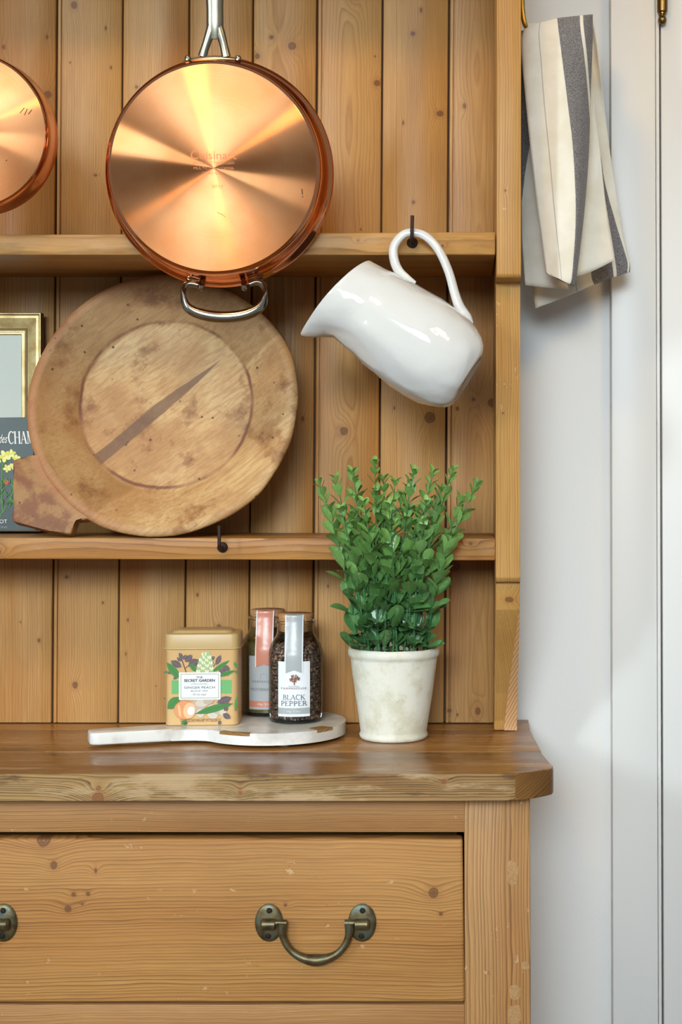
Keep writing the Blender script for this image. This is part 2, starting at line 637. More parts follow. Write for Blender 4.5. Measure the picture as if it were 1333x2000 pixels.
# ring centre (x pixel, depth) and look of every board
looks = {
    0: (-1000, .1, 400), 1: (-330, .03, 400), 2: (-700, .1, 420), 3: (-85, .03, 380),
    4: (-150, .06, 330), 5: (-150, .08, 400), 6: (-260, .1, 470), 7: (640, .10, 380),
    8: (545, .030, 400), 9: (683, .022, 400), 10: (1250, .08, 480), 11: (935, .024, 420)}
tints = {4: (180, 124, 70), 5: (186, 132, 77), 6: (186, 126, 72), 7: (188, 134, 80), 8: (182, 124, 69), 9: (190, 130, 73), 10: (198, 142, 81), 11: (168, 115, 69)}
beads = {5, 9, 11}
zb = CZ + 0.0012
for i in range(len(edges_t) - 1):
    a_t, b_t = edges_t[i], edges_t[i + 1]

    def lean(px, z):
        py = VY - (z - CAMZ) * F_PX / DB
        return (px - 9.5 * py / 1413.0 - VX) * DB / F_PX
    g = 0.0012
    fr = random.uniform(-0.0004, 0.0006)
    bd = i in beads
    # cross-section (offset from left edge / right edge, y)
    sec = []
    if bd:
        sec += [('l', g, .004), ('l', g + .0006, fr + .0006), ('l', g + .002, fr - .0002), ('l', g + .0042, fr + .0002), ('l', g + .0052, fr + .0022), ('l', g + .0062, fr + .0022), ('l', g + .0068, fr)]
    else:
        sec += [('l', g, .004), ('l', g, fr + .0012), ('l', g + .0012, fr)]
    sec += [('r', -g - .0012, fr), ('r', -g, fr + .0012), ('r', -g, .0055), ('r', g * 1.5, .0055), ('r', g * 1.5, .009), ('r', -g, .009), ('r', -g, .013), ('l', g, .013)]
    bm = bmesh.new()
    rows = []
    for z in (zb, ZTOP):
        rows.append([bm.verts.new((lean(a_t if s_[0] == 'l' else b_t, z) + s_[1], s_[2], z)) for s_ in sec])
    n = len(sec)
    for k in range(n):
        bm.faces.new((rows[0][k], rows[0][(k + 1) % n], rows[1][(k + 1) % n], rows[1][k]))
    bm.faces.new(rows[0])
    bm.faces.new(rows[1][::-1])
    lx, ly, lf = looks.get(i)
    flat = ly < .08
    wm = wood('pine_plank', HR, 'z', i + 1.3, F=lf, pith=((lx - VX) * DB / F_PX, ly), dn=.014 if flat else .008,
              knots=KP(plank_k.get(i, [])), tint=tints.get(i, (186, 130, 77)), warp=.006, contrast=.62)
    for f in bm.faces:
        c_ = f.calc_center_median()
        if c_.y > .0035 and f.calc_area() > .0003:
            f.material_index = 1
    o = obj('plank', bm, [wm, M_grime], hutch, sharp=50)
# nail-side backing battens behind the boards
obj('batten', box(-.95, .03, .0135, .0285, CZ + .55, CZ + .62, .001), wood('pine_batten', HR, 'x', 40), hutch)

D_U, D_L = 1.754, 1.822
LX_in = -0.92                          # inner face of the left cheek
RX_in, RX_out = 0.0322, 0.0602


def shelf(ytl, ytr, ybl, ybr, D, xr_px, seed, knots, tint, light=(190, 144, 92), dark=(126, 82, 44)):
    l_px = VX + LX_in * F_PX / D

    def yl(y0, y1, px):
        return y0 + (y1 - y0) * px / 968.0
    pts = [P(l_px, yl(ybl, ybr, l_px), D), P(xr_px, ybr, D), P(xr_px, ytr, D), P(l_px, yl(ytl, ytr, l_px), D)]
    dep = DB - D - .0008
    bm = extrude(pts, (0, dep, 0), .0022, 2)
    z0 = P(500, (ytl + ybl) / 2, D).z
    m = wood('pine_shelf', HR, 'x', seed, F=330, pith=(z0 - .05, .03), dn=.012, knots=KP(knots, D, 'x'), tint=tint, light=light, dark=dark,
             contrast=.95, warp=.008, scuff=.25)
    return obj('shelf', bm, m, hutch)


shelf(458, 452.5, 498, 498.5, D_U, 968.5, 21, [(865, 480, 3), (700, 470, 3)], (178, 130, 74))
shelf(1050, 1051, 1092, 1095, D_L, 968.5, 22, [(-5, 1078, 7), (920, 1062, 4)], (178, 120, 66), dark=(112, 68, 36), light=(192, 142, 88))
shelf(-236, -238, -192, -190, D_U, 968.5, 23, [], (196, 142, 84))


def cheek(x0, x1, seed, mat_light):
    zf = P(990, 1427, 1.907).z
    zf = CZ + .0004
    z1 = P(990, 1137, 1.79).z
    z0 = P(990, 541, 1.745).z
    prof = [(1.9595, zf), (1.907, zf), (1.906, zf + .012), (1.885, zf + .05), (1.85, zf + .095), (1.815, zf + .135), (1.796, zf + .160),
            (1.789, z1 - .004), (1.789, z1), (1.779, z1 + .001), (1.775, z1 + .006), (1.775, z0 - .003), (1.748, z0 - .0005), (1.745, z0 + .003),
            (1.745, ZTOP), (1.9595, ZTOP)]
    bm = extrude([(x0, d - DB, z) for d, z in prof], (x1 - x0, 0, 0), .0014, 2)
    m = wood('pine_cheek', HR, 'z', seed, F=420, pith=(x0 - .40, -.04), dn=.01, light=(196, 150, 94), tint=(184, 134, 74), dark=(140, 94, 50),
             knots=[((x0 + x1) / 2 - .004, P(0, 372, 1.745).z, .0016), ((x0 + x1) / 2 + .002, P(0, 1170, 1.8).z, .006, .6), ((x0 + x1) / 2 - .006, P(0, 807, 1.775).z, .0012)],
             wear=.5, contrast=.6)
    return obj('side_panel', bm, m, hutch)


cheek(RX_in, RX_out, 31, None)
cheek(LX_in - .028, LX_in, 32, None)
# wedge let into the foot of the right cheek
wp = [P(1009.2, 1200, 1.80), P(984.5, 1425.5, 1.9055), P(1008.6, 1425.5, 1.9055)]
bm = bmesh.new()
zt, zl = P(0, 1192, 1.80).z, CZ + .0006
nst = 8
ra, rb = [], []
prof_d = [(1.9062, 0), (1.906, .012), (1.885, .05), (1.85, .095), (1.815, .135), (1.797, .158)]
for (d, dz) in prof_d:
    f = dz / .158
    xl = RX_out - .0008 - .0150 * (1 - f)
    y = d - DB - .0011
    z = max(CZ + dz, zl)
    ra.append([bm.verts.new((xl, y, z)), bm.verts.new((RX_out + .0004, y, z)), bm.verts.new((RX_out + .0004, y + .0014, z)), bm.verts.new((xl, y + .0014, z))])
for i in range(len(ra) - 1):
    for k in range(4):
        bm.faces.new((ra[i][k], ra[i][(k + 1) % 4], ra[i + 1][(k + 1) % 4], ra[i + 1][k]))
bm.faces.new(ra[0])
bm.faces.new(ra[-1][::-1])
mw = NT('wedge_grain')
q = mw.sep(mw.coord())
ang = mw.math('ADD', mw.math('MULTIPLY', q[0], -.85), mw.math('MULTIPLY', q[2], .42))
fr_ = mw.math('FRACT', mw.math('MULTIPLY_ADD', mw.noise(mw.coord(), 60, 2), .5, mw.math('MULTIPLY', ang, 300)))
mw.set(Base_Color=mw.mix(mw.ramp(fr_, [(0, 0), (.6, .2), (.88, 1), (1, 0)]), s2l((206, 160, 110)), s2l((140, 94, 56))), Roughness=.5)
tag(obj('repair_wedge', bm, mw.m, hutch), 'diagonal grained wedge let into the foot')
# crown board
obj('crown_board', box(LX_in - .05, RX_out + .022, -.235, .0285, ZTOP, ZTOP + .028, .004, 3), wood('pine_crown', HR, 'x', 33, pith=(ZTOP - .1, 0)), hutch)

M_iron = plain('rusty_iron', (58, 42, 36), .6, .6, bump=(500, .5, .0006), vary=.35, vscale=250)


def screw_hook(px, py, D, top_px, top_py, fwd=.024):
    """square-bend hook screwed into a shelf edge: collar, shank towards the room, upright pin"""
    b = P(px, py, D)
    bm = lathe([(0, .0046), (.0030, .0046), (.0056, .003), (.0064, .001), (.0064, -.0002), (0, -.0002)], b, (0, -1, 0), seg=14)
    t = P(top_px, top_py, D - fwd)
    e = Vector((b.x + (t.x - b.x) * .5, b.y - fwd, b.z))
    pts = curve([b, b + Vector((0, -fwd * .55, 0)), b + Vector(((t.x - b.x) * .3, -fwd * .9, .0012)), e + Vector((0, 0, .006)), t.lerp(e, .5) + Vector((0, 0, .003)), t], 4)
    tube(pts, .0021, 9, bm)
    return obj('screw_hook', bm, M_iron, hutch)


screw_hook(806, 474, D_U, 806, 421, .0275)
screw_hook(435, 1069, D_L, 428.5, 1027)
screw_hook(804, 1072, D_L, 806, 1030, .014)
screw_hook(424, -212, D_U, 424, -262)
screw_hook(-45, -212, D_U, -45, -262)
# brass towel hook on the outside of the right cheek
M_brass2 = plain('bright_brass', (176, 146, 74), .22, 1.0)
bm = box(RX_out + .0002, RX_out + .003, -.150, -.136, P(0, -110, 1.82).z, P(0, -20, 1.82).z, .001)
yk = -.143
zz = lambda py: P(0, py, DB + yk).z
xx = lambda px: P(px, 0, DB + yk).x
tube(curve([(RX_out + .002, yk, zz(-60)), (xx(1020), yk, zz(-25)), (xx(1021), yk, zz(15)), (xx(1025), yk - .001, zz(45)), (xx(1034), yk - .002, zz(58)),
            (xx(1046), yk - .002, zz(58)), (xx(1053), yk - .002, zz(48))], 5), [.0031] * 30 + [.0036], 10, bm)
tag(obj('towel_hook', bm, M_brass2, hutch), 'small bright brass hook')

# ================================================================== CHEST (base with drawer)
CB = Vector((-0.42, -0.15, 0))
chest = empty('chest_of_drawers', CB, 'broad antique pine chest with thick worn top and bail handled drawer', 'cabinet')
LXC = -.955                            # left side of the carcass
# ----- top, three boards
TH = .0288
z1, z0 = CZ, CZ - TH
right = [(1.99, .078), (1.914, .077), (1.767, .0842), (1.70, .0899), (1.683, .0929), (1.675, .0932), (1.668, .0915), (1.662, .0860), (1.651, .0700), (1.642, .0540), (1.6395, .0480), (1.639, .043)]


def top_board(d0, d1, seed, pts_r, knots, bevel, **k):
    pr = [(x, d - DB, z1) for d, x in pts_r]
    pl = [(LXC - (x - .0674) - .02, d - DB, z1) for d, x in pts_r][::-1]
    bm = extrude(pr + pl, (0, 0, -TH), bevel, 3)
    m = wood('pine_top', CB, 'x', seed, light=(178, 122, 66), tint=(152, 100, 50), dark=(88, 56, 34), rough=.27, knots=knots, spec=.4, **k)
    return obj('tabletop_board', bm, m, chest)


def xat(d):
    for (da, xa), (db_, xb) in zip(right[:-1], right[1:]):
        if db_ <= d <= da:
            return xa + (xb - xa) * (d - da) / (db_ - da)


def cut(a, b):
    return [(a, xat(a))] + [q_ for q_ in right if b < q_[0] < a] + [(b, xat(b))]


top_board(0, 0, 51, cut(1.989, 1.9146), [], .0006, F=200, pith=(z0 - .05, .1), dn=.02, warp=.02)
top_board(0, 0, 52, cut(1.9136, 1.7674), [], .0006, F=190, pith=(z0 - .02, -.30), dn=.03, warp=.03, scuff=.55)
kf = [(P(192, 1560, 1.64).z, P(192, 1560, 1.64).x, .0072), (P(193, 1540, 1.64).z, P(193, 1540, 1.64).x, .0036), (P(868, 1526, 1.64).z, P(868, 1526, 1.64).x, .003), (P(470, 1545, 1.64).z, P(470, 1545, 1.64).x, .004, .6)]
mtop = top_board(0, 0, 53, cut(1.7666, 1.639)[:-1] + [(1.639, .043)], [], .0026, F=230, pith=(z0 - .03, -.42), dn=.02, warp=.02, scuff=.5)
# weathered front edge gets its own pale wood
mfe = wood('pine_top_edge', CB, 'x', 54, F=420, pith=(z0 - .10, -.30), dn=.012, light=(180, 142, 98), tint=(142, 100, 62), dark=(62, 42, 28),
           knots=kf, contrast=1.5, rough=.5, warp=.014, scuff=.75, kcol=(128, 78, 40))
mtop.data.materials.append(mfe)
mend = wood('pine_end_grain', CB, 'y', 55, F=330, pith=(.02, z1 + .05), dn=.0, light=(146, 102, 58), tint=(122, 82, 44), dark=(78, 50, 28), rough=.35, contrast=.8)
mtop.data.materials.append(mend)
for p in mtop.data.polygons:
    if abs(p.normal.z) < .75:
        if p.normal.y < -.93:
            p.material_index = 1
        elif abs(p.normal.x) > .2:
            p.material_index = 2

D_B = 1.668
XR = .0674
zr0, zr1 = P(0, 1625, D_B).z, P(0, 1563, D_B).z


def front_poly(l, D):
    return [P(x, y, D) for x, y in l]


Lpx = lambda X, D: VX + X * F_PX / D
LS = Lpx(LXC, D_B)
# right and left stiles to the floor
fy = VY + CAMZ * F_PX / D_B
zt_ = z0 - .0004


def stile(xa, xb, seed, knots):
    pts = [Vector((xa + .0018, D_B - DB, 0.0)), Vector((xb + .0018, D_B - DB, 0.0)), Vector((xb, D_B - DB, zt_)), Vector((xa, D_B - DB, zt_))]
    m = wood('pine_stile', CB, 'z', seed, F=330, pith=(xa - .10, -.20), dn=.014, light=(197, 146, 98), tint=(184, 130, 81), dark=(118, 75, 44), wear=.9,
             knots=knots, contrast=1.0, warp=.004, rough=.5)
    return obj('stile', extrude(pts, (0, .032, 0), .0016, 2), m, chest)


XSL = P(907, 0, D_B).x
stile(XSL, XR, 61, [])
stile(LXC, LXC + (XR - XSL), 62, [])
# pale patches filled into the stile
M_fill = NT('filler')
fnz = M_fill.noise(M_fill.coord(), 300, 5, .7)
M_fill.set(Base_Color=M_fill.mix(fnz, s2l((136, 90, 48)), s2l((212, 166, 110))), Roughness=.7)
M_fill.bump(fnz, .8, .002)
for (px, py, wx, wy) in ((1002, 1705, 13, 28), (1006, 1938, 13, 17), (1006, 1982, 14, 22), (1027, 1886, 9, 9)):
    bm = bmesh.new()
    c = P(px, py, D_B)
    pts = []
    for k in range(14):
        t = 2 * PI * k / 14
        ex = 1 / max(abs(math.cos(t)), abs(math.sin(t))) ** .6
        rr = random.uniform(.82, 1.05) * ex * .92
        pts.append(c + Vector((wx * .000556 * rr * math.cos(t), -.0005, wy * .000556 * rr * math.sin(t))))
    obj('filled_patch', extrude(pts, (0, .0007, 0)), M_fill.m, chest)


def rail(y0, y1, seed, D=D_B + .0012):
    pa, pb = Lpx(LXC + (XR - XSL) + .0004, D), Lpx(XSL - .0004 + .0009, D)
    pts = [P(pa, y1, D), P(pb, y1, D), P(pb, y0, D), P(pa, y0, D)]
    m = wood('pine_rail', CB, 'x', seed, F=430, pith=(P(0, y1, D).z - .14, -.25), dn=.02, light=(195, 143, 97), tint=(180, 127, 83), dark=(124, 79, 48), wear=.6,
             contrast=.8, warp=.01, rough=.5)
    return obj('rail', extrude(pts, (0, .03, 0), .0010, 2), m, chest)


rail(1563, 1625.5, 63)
rail(1962, 2030, 64)
rail(2380, 2450, 65)
# carcass sides, back and bottom
ms = wood('pine_side', CB, 'z', 66, light=(206, 158, 106))
zlow = P(0, 2450, D_B).z
for xa, xb in ((LXC + .0005, LXC + .02), (XR - .02, XR - .0005)):
    obj('side_board', box(xa, xb, D_B - DB + .0325, .0285, .10, zt_, .001), ms, chest)
obj('back_board', box(LXC + .021, XR - .021, .015, .027, .10, zt_, .001), ms, chest)
obj('bottom_board', box(LXC + .021, XR - .021, D_B - DB + .034, .014, zlow + .002, zlow + .016, .001), ms, chest)
for xa, xb in ((LXC, LXC + .05), (XR - .05, XR)):
    obj('back_leg', box(xa + .001, xb - .001, -.034, .026, 0, .0996, .002), ms, chest)

M_bronze = NT('aged_bronze')
bz = M_bronze.noise(M_bronze.coord(), 70, 4)
M_bronze.set(Base_Color=M_bronze.ramp(bz, [(.3, s2l((70, 62, 52))), (.5, s2l((112, 98, 66))), (.62, s2l((96, 104, 92))), (.75, s2l((84, 66, 60)))]),
             Roughness=M_bronze.math('MULTIPLY_ADD', bz, .3, .28), Metallic=.75)
M_bronze.bump(M_bronze.noise(M_bronze.coord(), 400, 3), .25, .0008)
M_bronze = M_bronze.m
M_screw = plain('dark_screw', (52, 48, 42), .45, .8)
D_D = 1.6655


def handle(drawer, cx, cy, D=D_D):
    for s, px in ((-1, cx - 91), (1, cx + 91)):
        c = P(px, cy, D)
        bm = bmesh.new()
        k = D / F_PX
        rings = []
        for (f, h) in ((1.0, -.0002), (1.0, .0014), (.93, .0026), (.78, .0032), (.4, .0040), (0, .0042)):
            if f == 0:
                rings.append([bm.verts.new(c + Vector((0, -h, 0)))])
            else:
                rings.append([bm.verts.new(c + Vector((27.5 * k * f * math.cos(2 * PI * j / 32), -h, 37 * k * f * math.sin(2 * PI * j / 32)))) for j in range(32)])
        for a_, b_ in zip(rings[:-1], rings[1:]):
            for j in range(32):
                if len(b_) == 1:
                    bm.faces.new((a_[j], a_[(j + 1) % 32], b_[0]))
                else:
                    bm.faces.new((a_[j], a_[(j + 1) % 32], b_[(j + 1) % 32], b_[j]))
        # knuckle boss
        b0 = c + Vector((-s * 0 * k, -.007, 0))
        tube([b0 + Vector((s * 16 * k, 0, 0)), b0 + Vector((s * 15 * k, 0, 0)), b0 + Vector((s * 11 * k, 0, 0)), b0 + Vector((-s * 13 * k, 0, 0)), b0 + Vector((-s * 14 * k, 0, 0))],
             [.001, .0045, .0062, .0060, .0045], 16, bm)
        bp = obj('handle_plate', bm, M_bronze, drawer)
        for dy in (-24, 24.5):
            q_ = P(px + (1 if dy < 0 else -1), cy + dy, D) + Vector((0, -.0030, 0))
            sb = lathe([(0, .0014), (.0022, .0012), (.0034, .0002), (.0034, -.001), (0, -.001)], q_, (0, -1, 0), seg=14)
            obj('screw', sb, M_screw, bp)
    pl = [(-65, 1), (-65.5, 14), (-64, 28), (-56, 46), (-43, 60), (-24, 70), (0, 74), (24, 70), (43, 60), (56, 46), (64, 28), (66, 14), (66, 2)]
    rad = [8.5, 7.6, 6.2, 5.6, 5.8, 7.6, 10, 7.6, 5.8, 5.6, 6.2, 7.6, 8.5]
    k = D / F_PX
    pts = curve([tuple(P(cx + a, cy + b, D - .0085)) for a, b in pl], 4)
    rr = [r_[0] * k * 1.18 for r_ in curve([(r,) for r in rad], 4)]
    bm = tube(pts, rr, 14, flat=1.0, ref=(0, -1, 0))
    for sx, in ((-1,), (1,)):
        a = P(cx + sx * 65, cy + 1, D - .0075)
        tube([a + Vector((sx * .010, 0, 0)), a - Vector((sx * .0046, 0, 0))], .0034, 12, bm)
    obj('bail', bm, M_bronze, drawer)


def drawer(y0, y1, seed, knots, cy):
    pa, pb = Lpx(LXC + (XR - XSL) + .002, D_D), 0
    pts = [P(pa, y1, D_D), P(908.5, y1 - .5, D_D), P(904.2, y0 + 4, D_D), P(pa, y0 + 3, D_D)]
    m = wood('pine_drawer', CB, 'x', seed, F=300, pith=(P(0, y1, D_D).z - .12, -.26), dn=.02, light=(200, 146, 92), tint=(187, 130, 77), dark=(128, 82, 46),
             knots=KP(knots, D_D, 'x'), wear=.75, contrast=.9, warp=.012, rough=.5)
    d = obj('drawer', extrude(pts, (0, .022, 0), .0034, 4), m, chest)
    b = P(0, y1, D_D).z
    t = P(0, y0, D_D).z
    xa = LXC + (XR - XSL) + .008
    obj('drawer_box', box(xa, XSL - .008, D_D - DB + .0225, -.02, b + .006, t - .014, .001), ms, d)
    handle(d, 617, cy)
    handle(d, -84, cy)
    return d


dk = [(144, 1747, 5), (172, 1746, 4.5), (133, 1775, 8), (161, 1766, 2.6), (187, 1700, 6, .55), (85, 1640, 16, .9), (105, 1690, 9, .8), (847, 1744, 11), (862, 1785, 4.5), (558, 1768, 4)]
dr = drawer(1635, 1958.5, 67, dk, 1801.5)
drawer(2038, 2378, 68, [(500, 2150, 8)], 2205)

# ================================================================== COPPER PANS
M_cu = NT('brushed_copper')


def copper_base(root_c, nrm, upv):
    m = NT('brushed_copper')
    co = m.coord()
    # concentric polishing marks: distance from the axis
    d = m.vmath('SUBTRACT', co, tuple(root_c))
    dn = m.n.new('ShaderNodeVectorMath')
    dn.operation = 'LENGTH'
    m.t.links.new(d, dn.inputs[0])
    r = dn.outputs['Value']
    rn = m.noise(m.comb(r, 0, 0), 900, 3, .7)
    st = m.noise(co, 16, 4)
    c = m.mix(m.smooth(st, .35, .7), s2l((206, 138, 90)), s2l((194, 118, 68)))
    c = m.mix(m.math('MULTIPLY', m.smooth(rn, .3, .7), .25), c, s2l((222, 156, 106)))
    g1 = m.n.new('ShaderNodeBsdfAnisotropic')
    m.put(g1.inputs['Color'], c)
    m.put(g1.inputs['Roughness'], m.math('MULTIPLY_ADD', rn, .05, .27))
    g1.inputs['Anisotropy'].default_value = -.83
    m.t.links.new(g1.outputs[0], m.out.inputs[0])
    # the scratches run round the axis, so the reflection spreads along the radius
    nm = m.n.new('ShaderNodeVectorMath')
    nm.operation = 'NORMALIZE'
    m.t.links.new(d, nm.inputs[0])
    vt = m.n.new('ShaderNodeVectorTransform')
    vt.vector_type = 'VECTOR'
    vt.convert_from, vt.convert_to = 'OBJECT', 'WORLD'
    m.t.links.new(nm.outputs[0], vt.inputs[0])
    m.t.links.new(vt.outputs[0], g1.inputs['Tangent'])
    return m.m


M_cuside = plain('polished_copper', (226, 150, 106), .13, 1.0)
M_steel = plain('brushed_steel', (140, 134, 118), .3, 1.0)
M_chrome = plain('polished_steel', (162, 152, 138), .16, 1.0)
M_steelin = plain('steel_inside', (180, 178, 172), .3, 1.0)
M_mark = plain('stamped_copper', (176, 104, 66), .5, .9)
M_soot = plain('soot', (62, 40, 28), .8)


def pan(name, rim_c, tilt, yaw, Rr, Rb, depth, label, big):
    n = Vector((math.sin(yaw), -math.cos(yaw), 0)) * math.cos(tilt) + Vector((0, 0, -math.sin(tilt)))
    n.normalize()
    rt = Vector((0, 0, 1)).cross(-n).normalized() * -1
    rt = Vector((math.cos(yaw), math.sin(yaw), 0))
    up = rt.cross(n) * -1
    up = n.cross(rt) * -1
    if up.z < 0:
        up = -up
    base = rim_c - up * Rr
    root = empty(name, base, label, 'pan', 'copper pans hanging from the rack')
    h = depth
    prof = [(0, h), (Rb * .35, h), (Rb * .955, h), (Rb * .958, h - .0003), (Rb * .975, h - .0012), (Rb * .992, h - .004), (Rb * 1.0, h - .008), (Rb * 1.004, h - .014),
            (Rb * 1.012, h * .45), (Rb * 1.018, h * .25), (Rb * 1.028, h * .17), (Rr * .965, h * .10), (Rr * .992, h * .055), (Rr, h * .02), (Rr * .995, -.0004),
            (Rr * .975, .0012), (Rr * .95, h * .08), (Rb * .99, h * .2), (Rb * .97, h * .8), (Rb * .9, h - .004), (0, h - .004)]
    mi = [0, 0] + [1] * 12 + [2] * 6
    c_loc = rim_c + n * h - base
    bm = lathe(prof, rim_c, n, rt, 128, mats=mi)
    body = obj('pan_body', bm, [copper_base(c_loc, n, up), M_cuside, M_steelin], root, sharp=50)

    def L(x, y, z=0.0):
        return rim_c + rt * x + up * y + n * z
    return root, body, L, n, up, rt


def pxloc(rc, D, px, py):
    """pixel offset from a rim centre (pixels) to metres"""
    return (px - rc[0]) * D / F_PX, -(py - rc[1]) * D / F_PX


# big saute pan
RC, DP = (430, 338), 1.733
big, bbody, L, n_, up_, rt_ = pan('saute_pan', P(RC[0], RC[1], DP), math.radians(5), math.radians(2), .1283, .1172, .054,
                                  'large copper saute pan with steel helper handle hung base outwards above the wooden platter', True)


def hl(px, py, z=0.0):
    x, y = pxloc(RC, DP, px, py)
    return L(x, y, z)


def fork_handle(tf):
    """satin bar that splits into two legs at the rim; tf maps pixels of the big pan to the world"""
    bm = bmesh.new()
    k = DP / F_PX
    sh = curve([tf(424, y) for y in (-150, -110, -60, 0, 30, 60, 82)], 3)
    tube(sh, [q_[0] * k for q_ in curve([(v_,) for v_ in (16.5, 18.5, 18, 17, 16, 16, 11)], 3)], 16, bm, .42, rt_)
    for sgn, pts in ((-1, [(418, 56), (413, 74), (407.5, 90), (402.5, 104), (399, 116)]), (1, [(430, 56), (435, 74), (439.5, 90), (442.5, 104), (445, 116)])):
        tube(curve([tf(*p) for p in pts], 4), [q_[0] * k for q_ in curve([(v_,) for v_ in (9, 9, 8.2, 8.2, 9)], 4)], 12, bm, .62, rt_)
    return bm


bm = fork_handle(lambda x, y: hl(x, y, .002))
ring = [hl(424 + 27 * math.cos(t), -177 + 33 * math.sin(t), 0) for t in [2 * PI * k / 28 for k in range(29)]]
tube(ring, .0042, 10, bm)
obj('handle', bm, M_steel, big)
# bracket inside the rim and rivets
bk = [hl(x, y, z) for x, y, z in ((362, 127, -.001), (385, 121, .001), (424, 118, .002), (462, 121, .001), (486, 127, -.001))]
obj('handle_bracket', tube([Vector(p) for p in curve(bk, 4)], .0026, 8), M_steel, big)
for (x, y) in ((371, 119), (468, 118), (392, 562), (476, 562)):
    obj('rivet', lathe([(0, .003), (.0024, .0024), (.0036, 0), (.0036, -.003), (0, -.003)], hl(x, y, .004), up_ if y < 300 else -up_, rt_, 14), M_chrome, big)
pl = [(386, 556), (370, 553), (359, 560), (358, 579), (368, 601), (398, 614), (438, 619), (478, 614), (507, 600), (518, 580), (515, 558), (502, 549), (486, 554)]
cp = curve([tuple(hl(x, y, .004 + .012 * min(1, max(0, (y - 552) / 60)))) for x, y in pl], 4)
rr = [r_[0] for r_ in curve([(v_,) for v_ in (.0032, .0036, .0042, .0048, .0056, .0064, .0068, .0064, .0056, .0048, .0042, .0036, .0032)], 4)]
obj('helper_handle', tube(cp, rr, 14, flat=.62, ref=up_), M_chrome, big)
# maker's stamp on the base
ink = Ink(lambda u, v, o_: L(u, v, .054 + o_ * .6))
# base centre is straight below the rim centre along n
ink.text('Cuisinart', 0.0, .0095, .0090, .050, M_mark, bold=.0)
ink.text('MODEL CTP934-26H', 0.0, .0040, .0028, .044, M_mark)
ink.text('MULTICLAD COPPER', 0.0, -.0015, .0026, .044, M_mark)
ink.text('STAINLESS', 0.0, -.0068, .0026, .024, M_mark)
ink.text('0717', .004, -.0215, .0030, .012, M_mark)
tag(tag(ink.build('stamped_mark', big), 'stamped lettering in the copper base'), kind='stuff')
for seg_ in ([(.096, -.022), (.0965, -.028)], [(.0966, -.0298), (.0968, -.0312)], [(.003, -.048), (.008, -.050), (.012, -.053)]):
    ink = Ink(lambda u, v, o_: L(u, v, .054 + o_ * .6))
    ink.line(seg_, .0010 if len(seg_) == 2 else .0005, M_soot)
    ink.build('scorch_mark', big)

# smaller pan at the left edge
RC2, D2 = (-42, 268), 1.735
small, sbody, L2, n2, up2, rt2 = pan('saucepan', P(RC2[0], RC2[1], D2), math.radians(4), math.radians(5), .0885, .0868, .050,
                                     'smaller copper pan hanging base outwards, cut off by the left edge', False)


def hs(px, py, z=0.0):
    x, y = pxloc(RC2, D2, px, py)
    return L2(x, y, z)


bm = fork_handle(lambda x, y: hs(x - 466, y + 4, .002))
ring = [hs(-42 + 27 * math.cos(t), -173 + 33 * math.sin(t), 0) for t in [2 * PI * k / 28 for k in range(29)]]
tube(ring, .0042, 10, bm)
obj('handle', bm, M_steel, small)
bk = [hs(x, y, z) for x, y, z in ((-96, 136, -.001), (-72, 125, .001), (-42, 121, .002), (-12, 125, .001), (16, 135, -.001))]
obj('handle_bracket', tube([Vector(p) for p in curve(bk, 4)], .0026, 8), M_steel, small)
for (x, y) in ((-88, 126), (8, 126)):
    obj('rivet', lathe([(0, .003), (.0024, .0024), (.0036, 0), (.0036, -.003), (0, -.003)], hs(x, y, .004), up2, rt2, 14), M_chrome, small)
ink = Ink(lambda u, v, o_: L2(u, v, .050 + o_ * .6))
ink.text('Cuisinart', 0.0, .004, .0085, .048, M_mark)
tag(tag(ink.build('stamped_mark', small), 'stamped lettering in the copper base'), kind='stuff')
for a, b in (((.056, .020), (.061, .026)), ((.061, .018), (.064, .025)), ((.065, .019), (.069, .024)), ((.040, -.032), (.0418, -.0312))):
    ink = Ink(lambda u, v, o_: L2(u, v, .050 + o_ * .6))
    ink.line([a, b], .0009, M_soot)
    ink.build('scorch_mark', small)

# ================================================================== WHITE PITCHER
M_cer = NT('white_glaze')
M_cer.set(Base_Color=rgba((208, 207, 203)), Roughness=.05)
M_cer.bsdf.inputs['Specular IOR Level'].default_value = .5
M_cer.bsdf.inputs['Coat Weight'].default_value = .3
M_cer.bsdf.inputs['Coat Roughness'].default_value = .04
M_cer.bump(M_cer.noise(M_cer.coord(), 55, 2, .4), .35, .004)
M_cer = M_cer.m
DJ = 1.735
kj = DJ / F_PX
J0 = P(790, 660, DJ)
aT = math.radians(4)
ax = Vector((.847 * math.cos(aT), -math.sin(aT), -.531 * math.cos(aT)))
sd = Vector((.531, 0, .847))
wd = ax.cross(sd).normalized()
st = [(146.5, 30, -30), (148.5, 46, -48), (149.5, 52, -60), (147, 60, -66), (141, 70, -73), (130, 80, -80), (114, 88, -86), (92, 96, -91.5), (60, 102, -95), (25, 103.5, -94.5), (-10, 102, -91), (-42, 100, -86),
      (-66, 98, -79.5), (-82, 97, -76), (-98, 96, -74), (-112, 95.3, -74), (-126, 94.6, -82), (-138, 94, -94), (-148, 93.6, -101), (-155, 93.2, -103), (-156.5, 91.5, -101.5),
      (-155, 89.5, -99), (-146, 89, -95), (-132, 89, -80), (-112, 89, -68), (-60, 91, -73), (25, 97, -88), (90, 90, -85), (125, 60, -60)]
NS = 64
bm = bmesh.new()
rings = []
